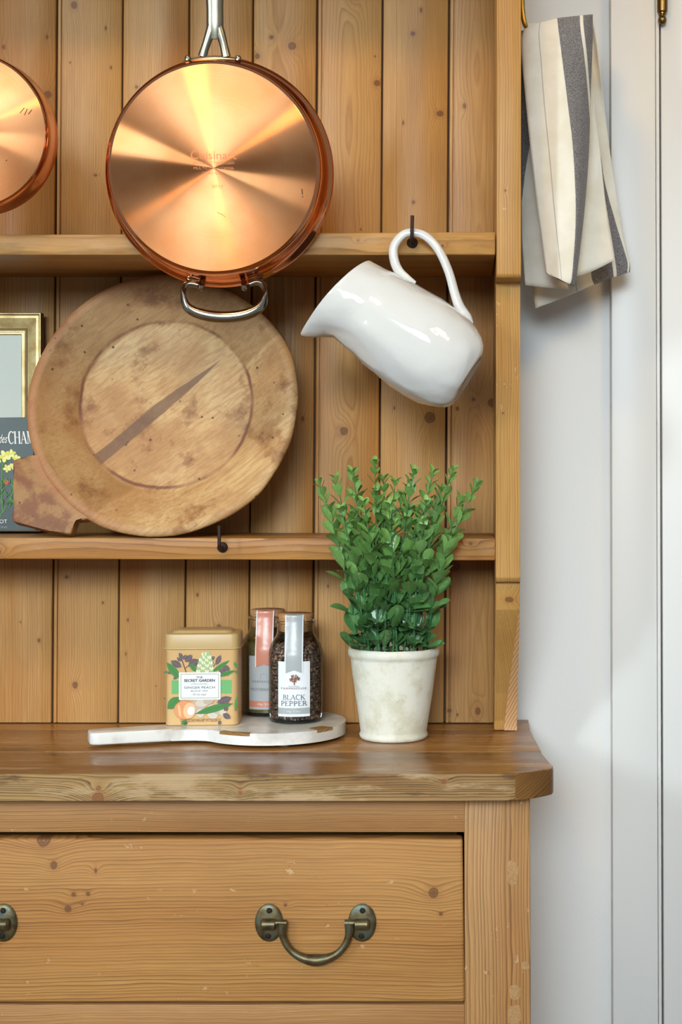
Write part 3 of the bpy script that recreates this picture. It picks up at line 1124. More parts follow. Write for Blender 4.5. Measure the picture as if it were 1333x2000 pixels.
for (t, su, sl) in st:
    c, r = (su + sl) / 2, (su - sl) / 2
    r0 = min(r, (su + 76) / 2 if t < -100 else r)         # width across the view without the spout
    ring = []
    for k in range(NS):
        th = 2 * PI * k / NS
        cs, sn = math.cos(th), math.sin(th)
        lobe = math.exp(-((th - PI) / .52) ** 2)
        if t < -100:
            cn, rn = (su - 76) / 2, (su + 76) / 2
            if rn > 60:
                pass
            s_n = cn + rn * cs
            extra = (sl + 76) * lobe
            s = s_n + extra if sl < -76 else (c + r * cs)
            wv = rn * sn * (1 - .12 * lobe)
        else:
            s, wv = c + r * cs, r * sn
        tt = t
        if t < -82:
            trim_ = -135 - .20 * (93 - s)
            tt = -82 + (t + 82) * (trim_ + 82) / (-154 + 82)
        p = J0 + (ax * tt + sd * s + wd * wv) * kj
        dn_ = noise.noise(p * 46) * .0021 + noise.noise(p * 100 + Vector((3, 1, 7))) * .0010
        nrm = (sd * cs + wd * sn)
        if abs(t) < 152:
            p += nrm * dn_
        ring.append(bm.verts.new(p))
    rings.append(ring)
for a_, b_ in zip(rings[:-1], rings[1:]):
    for k in range(NS):
        bm.faces.new((a_[k], a_[(k + 1) % NS], b_[(k + 1) % NS], b_[k]))
# recessed foot and inner bottom
pc = J0 + (ax * 143) * kj
cv = bm.verts.new(pc)
for k in range(NS):
    bm.faces.new((rings[0][k], rings[0][(k + 1) % NS], cv))
pc = J0 + (ax * 128) * kj
cv = bm.verts.new(pc)
for k in range(NS):
    bm.faces.new((rings[-1][k], rings[-1][(k + 1) % NS], cv))
jbase = J0 + ax * 150 * kj
jug = empty('pitcher', jbase, 'white glazed ceramic pitcher hanging tilted from a hook on the upper shelf', 'pitcher')
obj('pitcher_body', bm, M_cer, jug, sharp=70)
hp = [(812, 553), (796, 544), (780, 530), (770.5, 508), (770, 482), (786, 460), (807, 454), (834, 463), (858, 490), (877, 531), (889, 574), (899, 601), (913, 620), (922, 633)]
hr = [.0020, .0042, .0050, .0050, .0048, .0046, .0046, .0046, .0046, .0047, .0050, .0056, .0050, .0022]
cp = curve([tuple(P(x, y, DJ + .001)) for x, y in hp], 5)
rr = [max(.001, r_[0]) for r_ in curve([(v_,) for v_ in hr], 5)]
obj('pitcher_handle', tube(cp, rr, 16, flat=1.15), M_cer, jug)

# ================================================================== WOODEN PLATTER
tl = math.radians(13.5)
TC = P(317, 787, 1.853)
tr, tu, tn = Vector((1, 0, 0)), Vector((0, math.sin(tl), math.cos(tl))), Vector((0, -math.cos(tl), math.sin(tl)))
TR = .1640
M_tr = NT('platter_wood')
co = M_tr.coord()                        # local: root sits at the platter centre
lx = M_tr.vmath('SUBTRACT', co, (0, 0, 0))
X, Y, Z = M_tr.sep(co)
ca, sa = math.cos(math.radians(38)), math.sin(math.radians(38))
V = M_tr.math('MULTIPLY', Z, 1 / math.cos(tl))
al = M_tr.math('ADD', M_tr.math('MULTIPLY', X, ca), M_tr.math('MULTIPLY', V, sa))
ac = M_tr.math('SUBTRACT', M_tr.math('MULTIPLY', V, ca), M_tr.math('MULTIPLY', X, sa))
gv = M_tr.comb(M_tr.math('MULTIPLY', al, .06), ac, Y)
g1 = M_tr.noise(gv, 280, 5, .65)
g2 = M_tr.noise(gv, 900, 2)
b1 = M_tr.noise(co, 13, 4, .6)
b2 = M_tr.noise(M_tr.vmath('ADD', co, (3.1, 7.7, 1.3)), 22, 5, .65)
b3 = M_tr.noise(M_tr.vmath('ADD', co, (9.1, 2.7, 4.3)), 7, 2)
col = M_tr.mix(M_tr.smooth(b1, .35, .65), s2l((198, 162, 112)), s2l((172, 128, 80)))
col = M_tr.mix(M_tr.math('MULTIPLY', M_tr.smooth(g1, .42, .62), .55), col, s2l((156, 112, 72)))
# redder, darker left side and lug; paler right
rad = M_tr.math('SQRT', M_tr.math('ADD', M_tr.math('MULTIPLY', X, X), M_tr.math('MULTIPLY', V, V)))
edge_ = M_tr.math('MULTIPLY_ADD', b3, .05, M_tr.math('SUBTRACT', M_tr.math('MULTIPLY', V, .678), M_tr.math('MULTIPLY', X, .735)))
side = M_tr.math('MULTIPLY', M_tr.smooth(edge_, -.0225, -.0185), M_tr.smooth(rad, .104, .109))
col = M_tr.mix(M_tr.math('MULTIPLY', side, .55), col, s2l((140, 100, 58)))
left_ = M_tr.smooth(M_tr.math('MULTIPLY_ADD', b3, .12, M_tr.math('MULTIPLY_ADD', V, .35, X)), .0, -.16)
col = M_tr.mix(M_tr.math('MULTIPLY', left_, .3), col, s2l((146, 104, 60)))
col = M_tr.mix(M_tr.math('MULTIPLY', M_tr.smooth(b2, .54, .63), .55), col, s2l((132, 84, 46)))
col = M_tr.mix(M_tr.math('MULTIPLY', M_tr.smooth(b2, .62, .70), .5), col, s2l((90, 58, 36)))
sp_ = M_tr.voro(M_tr.vmath('ADD', co, (1, 2, 3)), 70)
col = M_tr.mix(M_tr.math('MULTIPLY', M_tr.smooth(sp_, .14, .08), M_tr.smooth(M_tr.noise(co, 40, 2), .52, .6)), col, s2l((88, 58, 38)))
rad = M_tr.math('SQRT', M_tr.math('ADD', M_tr.math('MULTIPLY', X, X), M_tr.math('MULTIPLY', V, V)))
# the dark grain streak across the well
hw = M_tr.math('MINIMUM', .0078, M_tr.math('MULTIPLY', M_tr.math('SUBTRACT', .088, al), .08))
dd = M_tr.math('ABSOLUTE', M_tr.math('MULTIPLY_ADD', M_tr.noise(gv, 60, 2), .007, M_tr.math('SUBTRACT', M_tr.math('MULTIPLY_ADD', al, -.056, ac), .0030)))
sk = M_tr.math('MULTIPLY', M_tr.smooth(M_tr.math('SUBTRACT', dd, hw), .0008, -.0008), M_tr.smooth(al, -.110, -.104))
col = M_tr.mix(M_tr.math('MULTIPLY', sk, .82), col, s2l((104, 76, 56)))
# uneven dark reddish line where the rim meets the well
gr = M_tr.smooth(M_tr.math('ABSOLUTE', M_tr.math('SUBTRACT', M_tr.math('MULTIPLY_ADD', b2, .006, rad), .1085)), .0034, .0004)
col = M_tr.mix(M_tr.math('MULTIPLY', gr, M_tr.math('MULTIPLY_ADD', M_tr.smooth(M_tr.noise(co, 17, 3), .36, .62), .6, .35)), col, s2l((112, 66, 48)))
# rubbed reddish outer lip on the left
lipm = M_tr.math('MULTIPLY', M_tr.smooth(rad, .1515, .1545), M_tr.smooth(X, .02, -.08))
lipm = M_tr.math('MULTIPLY', lipm, M_tr.smooth(rad, .171, .166))
col = M_tr.mix(M_tr.math('MULTIPLY', lipm, M_tr.math('MULTIPLY_ADD', b2, .7, .05)), col, s2l((168, 106, 70)))
# dark red lug
lug = M_tr.math('MULTIPLY', M_tr.smooth(rad, .166, .176), M_tr.math('MULTIPLY_ADD', M_tr.smooth(M_tr.noise(co, 30, 5, .65), .42, .56), .75, .05))
col = M_tr.mix(lug, col, s2l((116, 68, 42)))
f2 = M_tr.math('MULTIPLY_ADD', g2, .4, .8)
col = M_tr.mix(1.0, col, M_tr.comb(f2, f2, f2), 'MULTIPLY')
M_tr.set(Base_Color=col, Roughness=.55)
M_tr.bsdf.inputs['Specular IOR Level'].default_value = .3
M_tr.bump(M_tr.math('ADD', M_tr.math('MULTIPLY', g1, .8), g2), .3, .001)
M_tr = M_tr.m
platter = empty('wooden_platter', TC, 'big round old wooden platter with a carved lug, leaning on the lower shelf', 'platter')


def jit(th, r, h):
    k_ = r / TR
    dr_ = (noise.noise(Vector((math.cos(th) * 1.3, math.sin(th) * 1.3, 2.0))) * .0035 + noise.noise(Vector((math.cos(th) * 5, math.sin(th) * 5, 5.0))) * .0012) * k_
    return dr_, noise.noise(Vector((math.cos(th) * 2 * k_, math.sin(th) * 2 * k_, 9))) * .0016 * k_


prof = [(0, -.0255), (.05, -.0255), (.085, -.0252), (.1035, -.0242), (.1062, -.0232), (.1085, -.0215), (.125, -.0140), (.142, -.0058), (.1508, -.0012), (.153, .0), (.158, .0002), (TR - .0015, -.0012), (TR, -.004),
        (TR - .001, -.009), (.150, -.019), (.120, -.034), (.10, -.040), (.05, -.041), (0, -.041)]
bm = lathe(prof, TC, tn, tr, 96, jitter=jit)
obj('platter_dish', bm, M_tr, platter, sharp=60)


def tp(px, py, zoff=0.0):
    """pixel on the platter's face plane (intersection of the sight line with it)"""
    d = P(px, py, 1.0) - P(VX, VY, 0.0)
    o = P(VX, VY, 0.0)
    t = (TC - o).dot(tn) / d.dot(tn)
    return o + d * t + tn * zoff


lug_px = [(75, 888), (58, 893), (40, 893), (25, 898), (24, 912), (29, 946), (27, 985), (22, 1010), (25, 1019), (60, 1027), (95, 1036), (132, 1043), (139, 1041), (143, 1025), (144.5, 1011), (160, 1015), (192, 1008), (142, 968), (112, 934), (86, 884)]
obj('lug', extrude([tp(x, y, -.0012) for x, y in lug_px], tn * -.020, .0025, 3), M_tr, platter)

# ================================================================== PICTURE FRAME AND BOOK
zs = P(40, 1037.5, DB).z                 # lower shelf top at the left
DFm = 1.935
fr0 = P(80.5, 611, DFm)
fw, fb = .215, zs + .0004
Fx1, Fx0, Fz1, Fz0 = fr0.x, fr0.x - fw, fr0.z, fb
frame = empty('picture_frame', ((Fx0 + Fx1) / 2, DFm - DB, fb), 'gilt moulded picture frame with a blank pale mount behind the book', 'picture frame')
kf_ = DFm / F_PX
prof = [(0, .012), (0, -.0005), (.8, -.0012), (2.6, -.0012), (3.4, .0006), (5, .0008), (10, -.0002), (18, .0016), (26, .0046), (29, .0052), (29.6, .0042), (31.5, .0038), (33, .0048), (33.6, .0056), (34.5, .0050), (36.5, .0050),
        (37.5, .0060), (38.5, .0058), (40.5, .0060), (42, .0072), (42.2, .012)]
bm = bmesh.new()
rg = []
for (o_, y) in prof:
    o_ *= kf_
    rg.append([bm.verts.new((x, DFm - DB + y, z)) for x, z in ((Fx0 + o_, Fz0 + o_), (Fx1 - o_, Fz0 + o_), (Fx1 - o_, Fz1 - o_), (Fx0 + o_, Fz1 - o_))])
for i, (a_, b_) in enumerate(zip(rg[:-1], rg[1:])):
    for k in range(4):
        f = bm.faces.new((a_[k], a_[(k + 1) % 4], b_[(k + 1) % 4], b_[k]))
        f.material_index = 1 if i in (0, 1, 4, 9, 10, 12, 15, 19) else 0
M_gilt = NT('worn_gilt')
gz = M_gilt.noise(M_gilt.coord(), 40, 5, .6)
M_gilt.set(Base_Color=M_gilt.mix(M_gilt.smooth(gz, .35, .7), s2l((206, 182, 126)), s2l((164, 132, 78))), Roughness=.42, Metallic=.55)
M_giltd = plain('gilt_edge_dark', (98, 72, 40), .5, .4, vary=.3, vscale=80)
obj('moulding', bm, [M_gilt.m, M_giltd], frame, sharp=30)
M_mount = plain('mount_card', (196, 197, 184), .9, bump=(900, .2, .0005))
o_ = 41.5 * kf_
obj('mount', box(Fx0 + o_, Fx1 - o_, DFm - DB + .0085, DFm - DB + .0105, Fz0 + o_, Fz1 - o_), M_mount, frame, smooth=False)
obj('back_panel', box(Fx0 + .002, Fx1 - .002, DFm - DB + .0107, DFm - DB + .0150, Fz0 + .002, Fz1 - .002, .0005), M_giltd, frame)

# book: leans a little in its own plane
DBk = 1.922
bc0 = P(72, 1035, DBk)
bc1 = P(60, 818, DBk)
bc0.z = zs + .0005
ue = Vector((-1, 0, 0.0)).normalized()
ve = Vector((bc1.x - bc0.x, .004, bc1.z - bc0.z))
BH = ve.length
ve.normalize()
ue = Vector((-ve.z, 0, ve.x)).normalized()
ue = Vector((-1, 0, -.012)).normalized()
BW = .105
bt = .0085
broot = bc0 + ue * BW / 2
book = empty('book', (broot.x, broot.y, zs), 'thin grey green botanical book with white title leaning against the gilt frame', 'book')
M_cover = plain('book_cover', (84, 94, 94), .6, vary=.22, vscale=60, bump=(300, .15, .0006))
M_page = plain('book_pages', (214, 200, 168), .8)
bo = Vector((0, .0002, .0022))
c4 = [bc0 + bo, bc0 + bo + ue * BW, bc0 + bo + ue * BW + ve * BH, bc0 + bo + ve * BH]
obj('front_cover', extrude(c4, (0, .0018, 0), .0004), M_cover, book)
obj('back_cover', extrude([p + Vector((0, bt - .0014, 0)) for p in c4], (0, .0014, 0), .0004), M_cover, book)
ins = [c4[0] + ue * .002 + ve * .002, c4[1] - ue * .001 + ve * .002, c4[2] - ue * .001 - ve * .002, c4[3] + ue * .002 - ve * .002]
obj('page_block', extrude([p + Vector((0, .0019, 0)) for p in ins], (0, bt - .0034, 0)), M_page, book)
M_white = plain('ink_white', (228, 226, 216), .7)
M_yel = plain('ink_yellow', (214, 208, 96), .7)
M_yel2 = plain('ink_pale_yellow', (228, 222, 140), .7)
M_grn = plain('ink_green', (86, 132, 58), .7)
M_grn2 = plain('ink_dark_green', (48, 96, 52), .7)
M_org = plain('ink_orange', (214, 96, 48), .7)
M_gry = plain('ink_gray', (150, 152, 146), .7)
kb = DBk / F_PX


def bmap(u, v, o_):
    """u to the right, v up, from the lower right corner of the cover"""
    return bc0 + bo - ue * u + ve * v + Vector((0, -o_, 0))


ink = Ink(bmap)


def bp(px, py):
    return ((px - 72) * kb + (1035 - py) * 0.055 * kb, (1034 - py) * kb)


# title
u, v = bp(34, 864)
ink.serif('CHAMP', u + .0075, v, 24 * kb, 62 * kb, M_white, .17, .06)
u, v = bp(6, 862)
for (dx, dy) in ((0, 0),):
    ink.text('des', u - .0008, v, 17 * kb, 17 * kb, M_white, shear=.45)
# flowers
stemw = 2.2 * kb
for pts in ([(5, 1000), (2, 950), (4, 905)], [(0, 1006), (10, 990), (22, 965), (27, 950)], [(4, 905), (20, 890), (24, 884)], [(4, 905), (-6, 890)]):
    ink.line([bp(*p) for p in pts], stemw, M_grn)
for (x, y, s_) in ((8, 888, 12), (21, 884, 9), (31, 893, 8), (-8, 892, 11), (13, 912, 8), (-14, 915, 9), (24, 908, 7)):
    for k in range(5):
        t = 2 * PI * k / 5 + x
        u, v = bp(x + s_ * .55 * math.cos(t), y + s_ * .55 * math.sin(t))
        ink.ell(u, v, s_ * .50 * kb, s_ * .34 * kb, -t, M_yel if k % 2 else M_yel2, 10)
for (x, y, s_) in ((11, 939, 6), (-16, 948, 6)):
    for k in range(7):
        t = 2 * PI * k / 7
        u, v = bp(x + s_ * .55 * math.cos(t), y + s_ * .55 * math.sin(t))
        ink.ell(u, v, s_ * .42 * kb, s_ * .26 * kb, -t, M_org, 8)
rl = random.Random(3)
for k in range(70):
    x, y = rl.uniform(-55, 30), rl.uniform(935, 982)
    u, v = bp(x, y)
    ink.ell(u, v, rl.uniform(4, 9) * kb, rl.uniform(.8, 1.8) * kb, rl.uniform(.5, 2.4), M_grn if k % 3 else M_grn2, 8, True)
for (x, y, s_, wd_) in ((7, 1019, 'OT', 15), ):
    u, v = bp(x, y)
    ink.text(s_, u, v, 7 * kb, 15 * kb, M_white)
u, v = bp(6, 1029)
ink.text('ONS', u, v, 4 * kb, 17 * kb, M_gry)
ink.build('cover_print', book)

# ================================================================== MARBLE BOARD
HB = .0185
ZBT = CZ + HB
bcx, bcd, br = -.2385, 1.868, .0895
M_marb = NT('white_marble')
mz = M_marb.noise(M_marb.coord(), 18, 6, .6)
M_marb.set(Base_Color=M_marb.mix(M_marb.smooth(mz, .42, .62), s2l((232, 229, 222)), s2l((206, 200, 190))), Roughness=.22)
e1 = Vector((-.0675, -.024, 0)).normalized()   # towards the handle end
e2 = Vector((-e1.y, e1.x, 0))
bc_ = Vector((bcx, bcd - DB, 0))
outl = []
hwid, hlen = .0175, .218
th0 = math.asin((hwid + .012) / br)
for k in range(61):
    t = th0 + (2 * PI - 2 * th0) * k / 60
    outl.append((br * math.cos(t), br * math.sin(t)))
nk = br * math.cos(th0)
outl += [(nk + .012, -hwid - .005), (nk + .026, -hwid - .001), (nk + .04, -hwid), (hlen - .008, -hwid + .0005), (hlen - .003, -hwid + .002), (hlen, -hwid + .006),
         (hlen, hwid - .006), (hlen - .003, hwid - .002), (hlen - .008, hwid - .0005), (nk + .04, hwid), (nk + .026, hwid + .001), (nk + .012, hwid + .005)]
board = empty('serving_board', (bcx, bcd - DB, CZ), 'round white marble serving board with paddle handle and wood inlay under the tin and jars', 'board')
bw = lambda a, b, z: bc_ + e1 * a + e2 * b + Vector((0, 0, z))
obj('marble_slab', extrude([bw(a, b, ZBT) for a, b in outl], (0, 0, -.0140), .0022, 3), M_marb.m, board)
M_inl = wood('inlay_walnut', (bcx, bcd - DB, CZ), 'x', 90, F=500, light=(176, 136, 90), tint=(150, 108, 66), dark=(96, 62, 36), contrast=1)


def inlay(px, py, wdt, dep):
    """strip let into the slab's rim, its outer edge on the curve, centred near a pixel"""
    D = (CAMZ - ZBT) * F_PX / (py - VY)
    dv = Vector((P(px, py, D).x, D - DB, 0)) - bc_
    t0 = math.atan2(dv.y, dv.x)
    hw_ = wdt / br / 2
    arc = [t0 - hw_ + 2 * hw_ * k / 8 for k in range(9)]
    z = Vector((0, 0, ZBT + .0002))
    pts = [bc_ + z + Vector((math.cos(t), math.sin(t), 0)) * (br + .0002) for t in arc] + [bc_ + z + Vector((math.cos(t), math.sin(t), 0)) * (br - dep) for t in arc[::-1]]
    obj('inlay_strip', extrude(pts, (0, 0, -.0034)), M_inl, board, smooth=False)


inlay(447, 1434, .041, .007)
inlay(641, 1424, .027, .018)
M_rub = plain('rubber_foot', (226, 224, 218), .5)
for (a, b) in ((0, .066), (0, -.066), (-.06, 0), (.06, 0)):
    q_ = bw(a, b, CZ + .00005)
    obj('foot', lathe([(0, .0044), (.006, .0044), (.007, .001), (.006, 0), (0, 0)], q_, seg=16), M_rub, board)

# ================================================================== TEA TIN
DTN = 1.833
tw, tdp, thh = .0872, .055, .0975
rot = math.radians(3.0)
tx0 = P(319.5, 0, DTN).x
tc = Vector((tx0 + tw / 2 * math.cos(rot) - .5 * tdp * math.sin(rot) + .002, DTN - DB + .5 * tdp * math.cos(rot) + tw / 2 * math.sin(rot) - .002, ZBT + .0003))
ex, ey = Vector((math.cos(rot), math.sin(rot), 0)), Vector((-math.sin(rot), math.cos(rot), 0))
tin = empty('tea_tin', tc, 'square mustard tin of peach tea with green band and white label on the marble board', 'tin')
M_tin = plain('mustard_lacquer', (212, 173, 118), .38)
M_tinlid = plain('mustard_lid', (186, 156, 104), .34)


def rrect(w_, d_, r, z, n=5):
    pts = []
    for cx_, cy_, a0 in ((w_ / 2 - r, d_ / 2 - r, 0), (-w_ / 2 + r, d_ / 2 - r, PI / 2), (-w_ / 2 + r, -d_ / 2 + r, PI), (w_ / 2 - r, -d_ / 2 + r, 1.5 * PI)):
        for k in range(n + 1):
            t = a0 + PI / 2 * k / n
            pts.append(tc + ex * (cx_ + r * math.cos(t)) + ey * (cy_ + r * math.sin(t)) + Vector((0, 0, z)))
    return pts


def loft(levels, cap=True):
    bm = bmesh.new()
    rg = [[bm.verts.new(p) for p in rrect(*lv)] for lv in levels]
    n = len(rg[0])
    for a_, b_ in zip(rg[:-1], rg[1:]):
        for k in range(n):
            bm.faces.new((a_[k], a_[(k + 1) % n], b_[(k + 1) % n], b_[k]))
    if cap:
        bm.faces.new(rg[0][::-1])
        bm.faces.new(rg[-1])
    return bm


zl_ = .0905
obj('tin_body', loft([(tw - .002, tdp - .002, .008, 0), (tw, tdp, .009, .0012), (tw, tdp, .009, .003), (tw - .0008, tdp - .0008, .009, .0035), (tw - .0008, tdp - .0008, .009, zl_ - .003), (tw, tdp, .009, zl_ - .002), (tw, tdp, .009, zl_)]), M_tin, tin)
lw, ld = tw + .0016, tdp + .0016
obj('lid', loft([(lw + .0016, ld + .0016, .010, zl_ + .0004), (lw + .0022, ld + .0022, .010, zl_ + .0012), (lw + .0016, ld + .0016, .010, zl_ + .0022), (lw, ld, .0095, zl_ + .0026), (lw, ld, .0095, zl_ + .0165), (lw - .001, ld - .001, .009, zl_ + .0180),
                 (lw - .004, ld - .004, .008, zl_ + .0190), (lw - .016, ld - .014, .009, zl_ + .0194), (lw - .019, ld - .017, .009, zl_ + .0212), (lw - .024, ld - .022, .008, zl_ + .0224)]), M_tinlid, tin)
# printing on the front of the tin
kt = DTN / F_PX


def tmap(u, v, o_):
    """u from the centre of the front, v up from the foot"""
    return tc - ey * (tdp / 2 - .0004 + o_) + ex * u + Vector((0, 0, v))


def tq(px, py):
    return ((px - 391.5) * kt, (1416.5 - py) * kt)


# pixel helper for the tin zoom (4x enlarged view of 300..650, 1190..1440)
def tz(zx, zy):
    return tq(300 + zx * .2626, 1190 + zy * .2626)


M_band = NT('band_green')
bs = M_band.sep(M_band.coord())
M_band.set(Base_Color=M_band.mix(M_band.smooth(M_band.math('SINE', M_band.math('MULTIPLY', bs[0], 4500.0)), -.2, .5), s2l((92, 160, 92)), s2l((120, 182, 112))), Roughness=.4)
M_band = M_band.m
M_lbl = plain('label_white', (226, 226, 226), .55)
M_lbl2 = plain('label_edge', (206, 206, 208), .55)
M_ink = plain('ink_black', (40, 40, 46), .6)
M_ink2 = plain('ink_soft', (96, 98, 104), .6)
M_inkg = plain('ink_sage', (142, 168, 140), .6)
M_olive = plain('ink_olive', (150, 152, 110), .6)
M_plum = plain('ink_plum', (98, 84, 86), .6)
M_plum2 = plain('ink_plum_light', (128, 112, 112), .6)
M_leaf1 = plain('ink_leaf', (70, 128, 62), .6)
M_leaf2 = plain('ink_leaf_dark', (50, 98, 50), .6)
M_cream = plain('ink_cream', (222, 222, 184), .6)
M_creamg = plain('ink_cream_green', (160, 182, 132), .6)
M_peach = plain('ink_peach', (222, 148, 96), .6)
M_peach2 = plain('ink_peach_light', (236, 184, 138), .6)
M_peach3 = plain('ink_peach_deep', (202, 118, 76), .6)
M_root = plain('ink_ginger', (186, 168, 150), .6)
M_root2 = plain('ink_ginger_light', (206, 192, 176), .6)
M_stem = plain('ink_stem', (96, 62, 44), .6)
ink = Ink(tmap)
u0, v0 = tz(70, 628)
u1, v1 = tz(612, 525)
ink.rect(-tw / 2 + .008, v0, tw / 2 - .008, v1, M_band)


def leafz(x0, y0, x1, y1, wd_, m, vein=None):
    a, b = tz(x0, y0), tz(x1, y1)
    L_ = math.hypot(b[0] - a[0], b[1] - a[1])
    t = math.atan2(b[1] - a[1], b[0] - a[0])
    ink.ell((a[0] + b[0]) / 2, (a[1] + b[1]) / 2, L_ / 2, wd_ * .2626 * kt / 2 * 1.25, t, m, 16, True)
    if vein:
        ink.line([a, b], .7 * kt, vein)


ink.line([tz(235, 470), tz(215, 410), tz(195, 350)], 2 * kt, M_stem)
ink.line([tz(225, 440), tz(270, 400)], 1.5 * kt, M_stem)
ink.line([tz(400, 470), tz(430, 430), tz(470, 380)], 1.6 * kt, M_stem)
ink.line([tz(470, 480), tz(520, 440)], 1.4 * kt, M_stem)
for a in ((120, 380, 202, 428, 40), (225, 390, 280, 338, 38), (250, 425, 328, 372, 52), (182, 320, 208, 368, 24), (212, 375, 236, 335, 22), (165, 355, 200, 385, 20), (455, 415, 490, 338, 30),
          (495, 422, 560, 450, 34), (470, 440, 548, 495, 30), (408, 380, 446, 350, 22), (92, 472, 140, 462, 18), (410, 392, 440, 398, 16), (140, 520, 180, 480, 22), (310, 450, 330, 420, 20)):
    leafz(*a, M_plum, M_plum2)
for a in ((90, 392, 190, 515, 46), (420, 468, 555, 380, 26), (470, 500, 595, 455, 26), (265, 400, 305, 462, 30), (70, 470, 95, 455, 14), (590, 392, 612, 440, 18), (595, 470, 612, 460, 16)):
    leafz(*a, M_leaf1, M_leaf2)
# ginger flower cone
for row in range(7):
    y = 455 - row * 21
    hw_ = (46, 44, 40, 36, 30, 22, 12)[row]
    for k in range(4):
        x = 372 + (k - 1.5) * hw_ * .62 + row * 1.5
        leafz(x - 4, y + 18, x + (k - 1.5) * 8 + 3, y - 14, 26, M_creamg if (row + k) % 2 else M_cream, M_creamg)
# peach, ginger root, lower leaves
leafz(95, 735, 190, 648, 60, M_leaf1, M_leaf2)
for (x, y, a, b, m_) in ((330, 720, 48, 70, M_root), (360, 690, 60, 30, M_root2), (400, 680, 40, 26, M_root), (430, 760, 44, 56, M_root2), (480, 740, 46, 46, M_root), (340, 770, 30, 32, M_root2), (505, 760, 26, 30, M_root2), (450, 730, 40, 24, M_root)):
    u, v = tz(x, y)
    ink.ell(u, v, a * .2626 * kt, b * .2626 * kt, .2, m_)
u, v = tz(225, 747)
ink.ell(u, v, 81 * .2626 * kt, 72 * .2626 * kt, 0, M_peach3, 22)
ink.ell(u - .0004, v, 76 * .2626 * kt, 68 * .2626 * kt, 0, M_peach, 22)
u, v = tz(258, 750)
ink.ell(u, v, 45 * .2626 * kt, 60 * .2626 * kt, -.2, M_peach2, 18)
u, v = tz(270, 752)
ink.ell(u, v, 26 * .2626 * kt, 32 * .2626 * kt, -.2, M_lbl, 16)
u, v = tz(185, 750)
ink.ell(u, v, 10 * .2626 * kt, 46 * .2626 * kt, .15, M_peach2, 14)
leafz(300, 775, 580, 700, 44, M_leaf1, M_leaf2)
for a in ((460, 695, 572, 655, 44), (505, 775, 562, 812, 34), (470, 835, 495, 850, 24), (515, 755, 540, 722, 26), (555, 700, 520, 690, 14)):
    leafz(*a, M_plum, M_plum2)
leafz(195, 852, 240, 825, 24, M_leaf1)
leafz(215, 855, 245, 835, 18, M_leaf2)
leafz(70, 665, 82, 655, 8, M_plum)
leafz(596, 760, 612, 640, 16, M_leaf1)
u, v = tz(340, 822)
ink.text('1.5G/.05 OZ EACH BAG-NET WT 75G/2.64 OZ', u, v - .0018, .0036, 300 * .2626 * kt, M_stem)
# scalloped label
u0, v0 = tz(183, 668)
u1, v1 = tz(487, 468)
pts = []
ns_x, ns_y = 22, 15
for k in range(ns_x):
    for j in range(4):
        f = (k + j / 4) / ns_x
        pts.append((u0 + (u1 - u0) * f, v0 - .0005 * math.sin(PI * j / 4)))
for k in range(ns_y):
    for j in range(4):
        f = (k + j / 4) / ns_y
        pts.append((u1 + .0005 * math.sin(PI * j / 4), v0 + (v1 - v0) * f))
for k in range(ns_x):
    for j in range(4):
        f = (k + j / 4) / ns_x
        pts.append((u1 - (u1 - u0) * f, v1 + .0005 * math.sin(PI * j / 4)))
for k in range(ns_y):
    for j in range(4):
        f = (k + j / 4) / ns_y
        pts.append((u0 - .0005 * math.sin(PI * j / 4), v1 - (v1 - v0) * f))
ink.poly(pts, M_lbl)
u0, v0 = tz(196, 657)
u1, v1 = tz(474, 479)
ink.line([(u0, v0), (u1, v0), (u1, v1), (u0, v1), (u0, v0)], 1.1 * kt, M_olive)
for (s_, zx, zy, hh, ww_, m_, bo_) in (('THE', 333, 510, 14, 48, M_ink, .02), ('SECRET GARDEN', 333, 536, 19, 228, M_ink, .035), ('ORGANIC', 333, 560, 15, 124, M_inkg, 0), ('GINGER PEACH', 333, 587, 16, 228, M_ink, .005),
                                      ('BLACK TEA', 333, 609, 10, 126, M_ink2, .015), ('50 tea bags', 333, 637, 15, 102, M_ink2, .0)):
    u, v = tz(zx, zy)
    ink.text(s_, u, v, hh * .2626 * kt, ww_ * .2626 * kt, m_, bold=bo_, shear=.3 if 'bags' in s_ else 0)
ink.build('front_print', tin)

# ================================================================== SPICE JARS
M_glass = NT('jar_glass')
lw_ = M_glass.n.new('ShaderNodeLayerWeight')
lw_.inputs[0].default_value = .32
tb = M_glass.n.new('ShaderNodeBsdfTransparent')
tb.inputs[0].default_value = (.95, .97, .96, 1)
gl = M_glass.n.new('ShaderNodeBsdfGlossy')
gl.inputs['Roughness'].default_value = .03
gl.inputs['Color'].default_value = (.95, .97, .97, 1)
mx = M_glass.n.new('ShaderNodeMixShader')
M_glass.t.links.new(M_glass.math('MULTIPLY_ADD', lw_.outputs['Fresnel'], .8, .0), mx.inputs[0])
M_glass.t.links.new(tb.outputs[0], mx.inputs[1])
M_glass.t.links.new(gl.outputs[0], mx.inputs[2])
M_glass.t.links.new(mx.outputs[0], M_glass.out.inputs[0])
M_glass = M_glass.m
M_cork = NT('cork')
ckn = M_cork.noise(M_cork.coord(), 420, 4, .7)
M_cork.set(Base_Color=M_cork.ramp(ckn, [(.3, s2l((92, 56, 30))), (.45, s2l((176, 124, 76))), (.7, s2l((206, 158, 104)))]), Roughness=.85)
M_cork.bump(ckn, .5, .001)
M_cork = M_cork.m
M_pep = NT('peppercorn')
oi = M_pep.noise(M_pep.coord(), 240, 1)
M_pep.set(Base_Color=M_pep.ramp(oi, [(.3, s2l((56, 42, 36))), (.5, s2l((104, 78, 64))), (.66, s2l((176, 138, 108)))]), Roughness=.7)
M_pep.bump(M_pep.noise(M_pep.coord(), 1500, 3), .6, .0006)
M_pep = M_pep.m
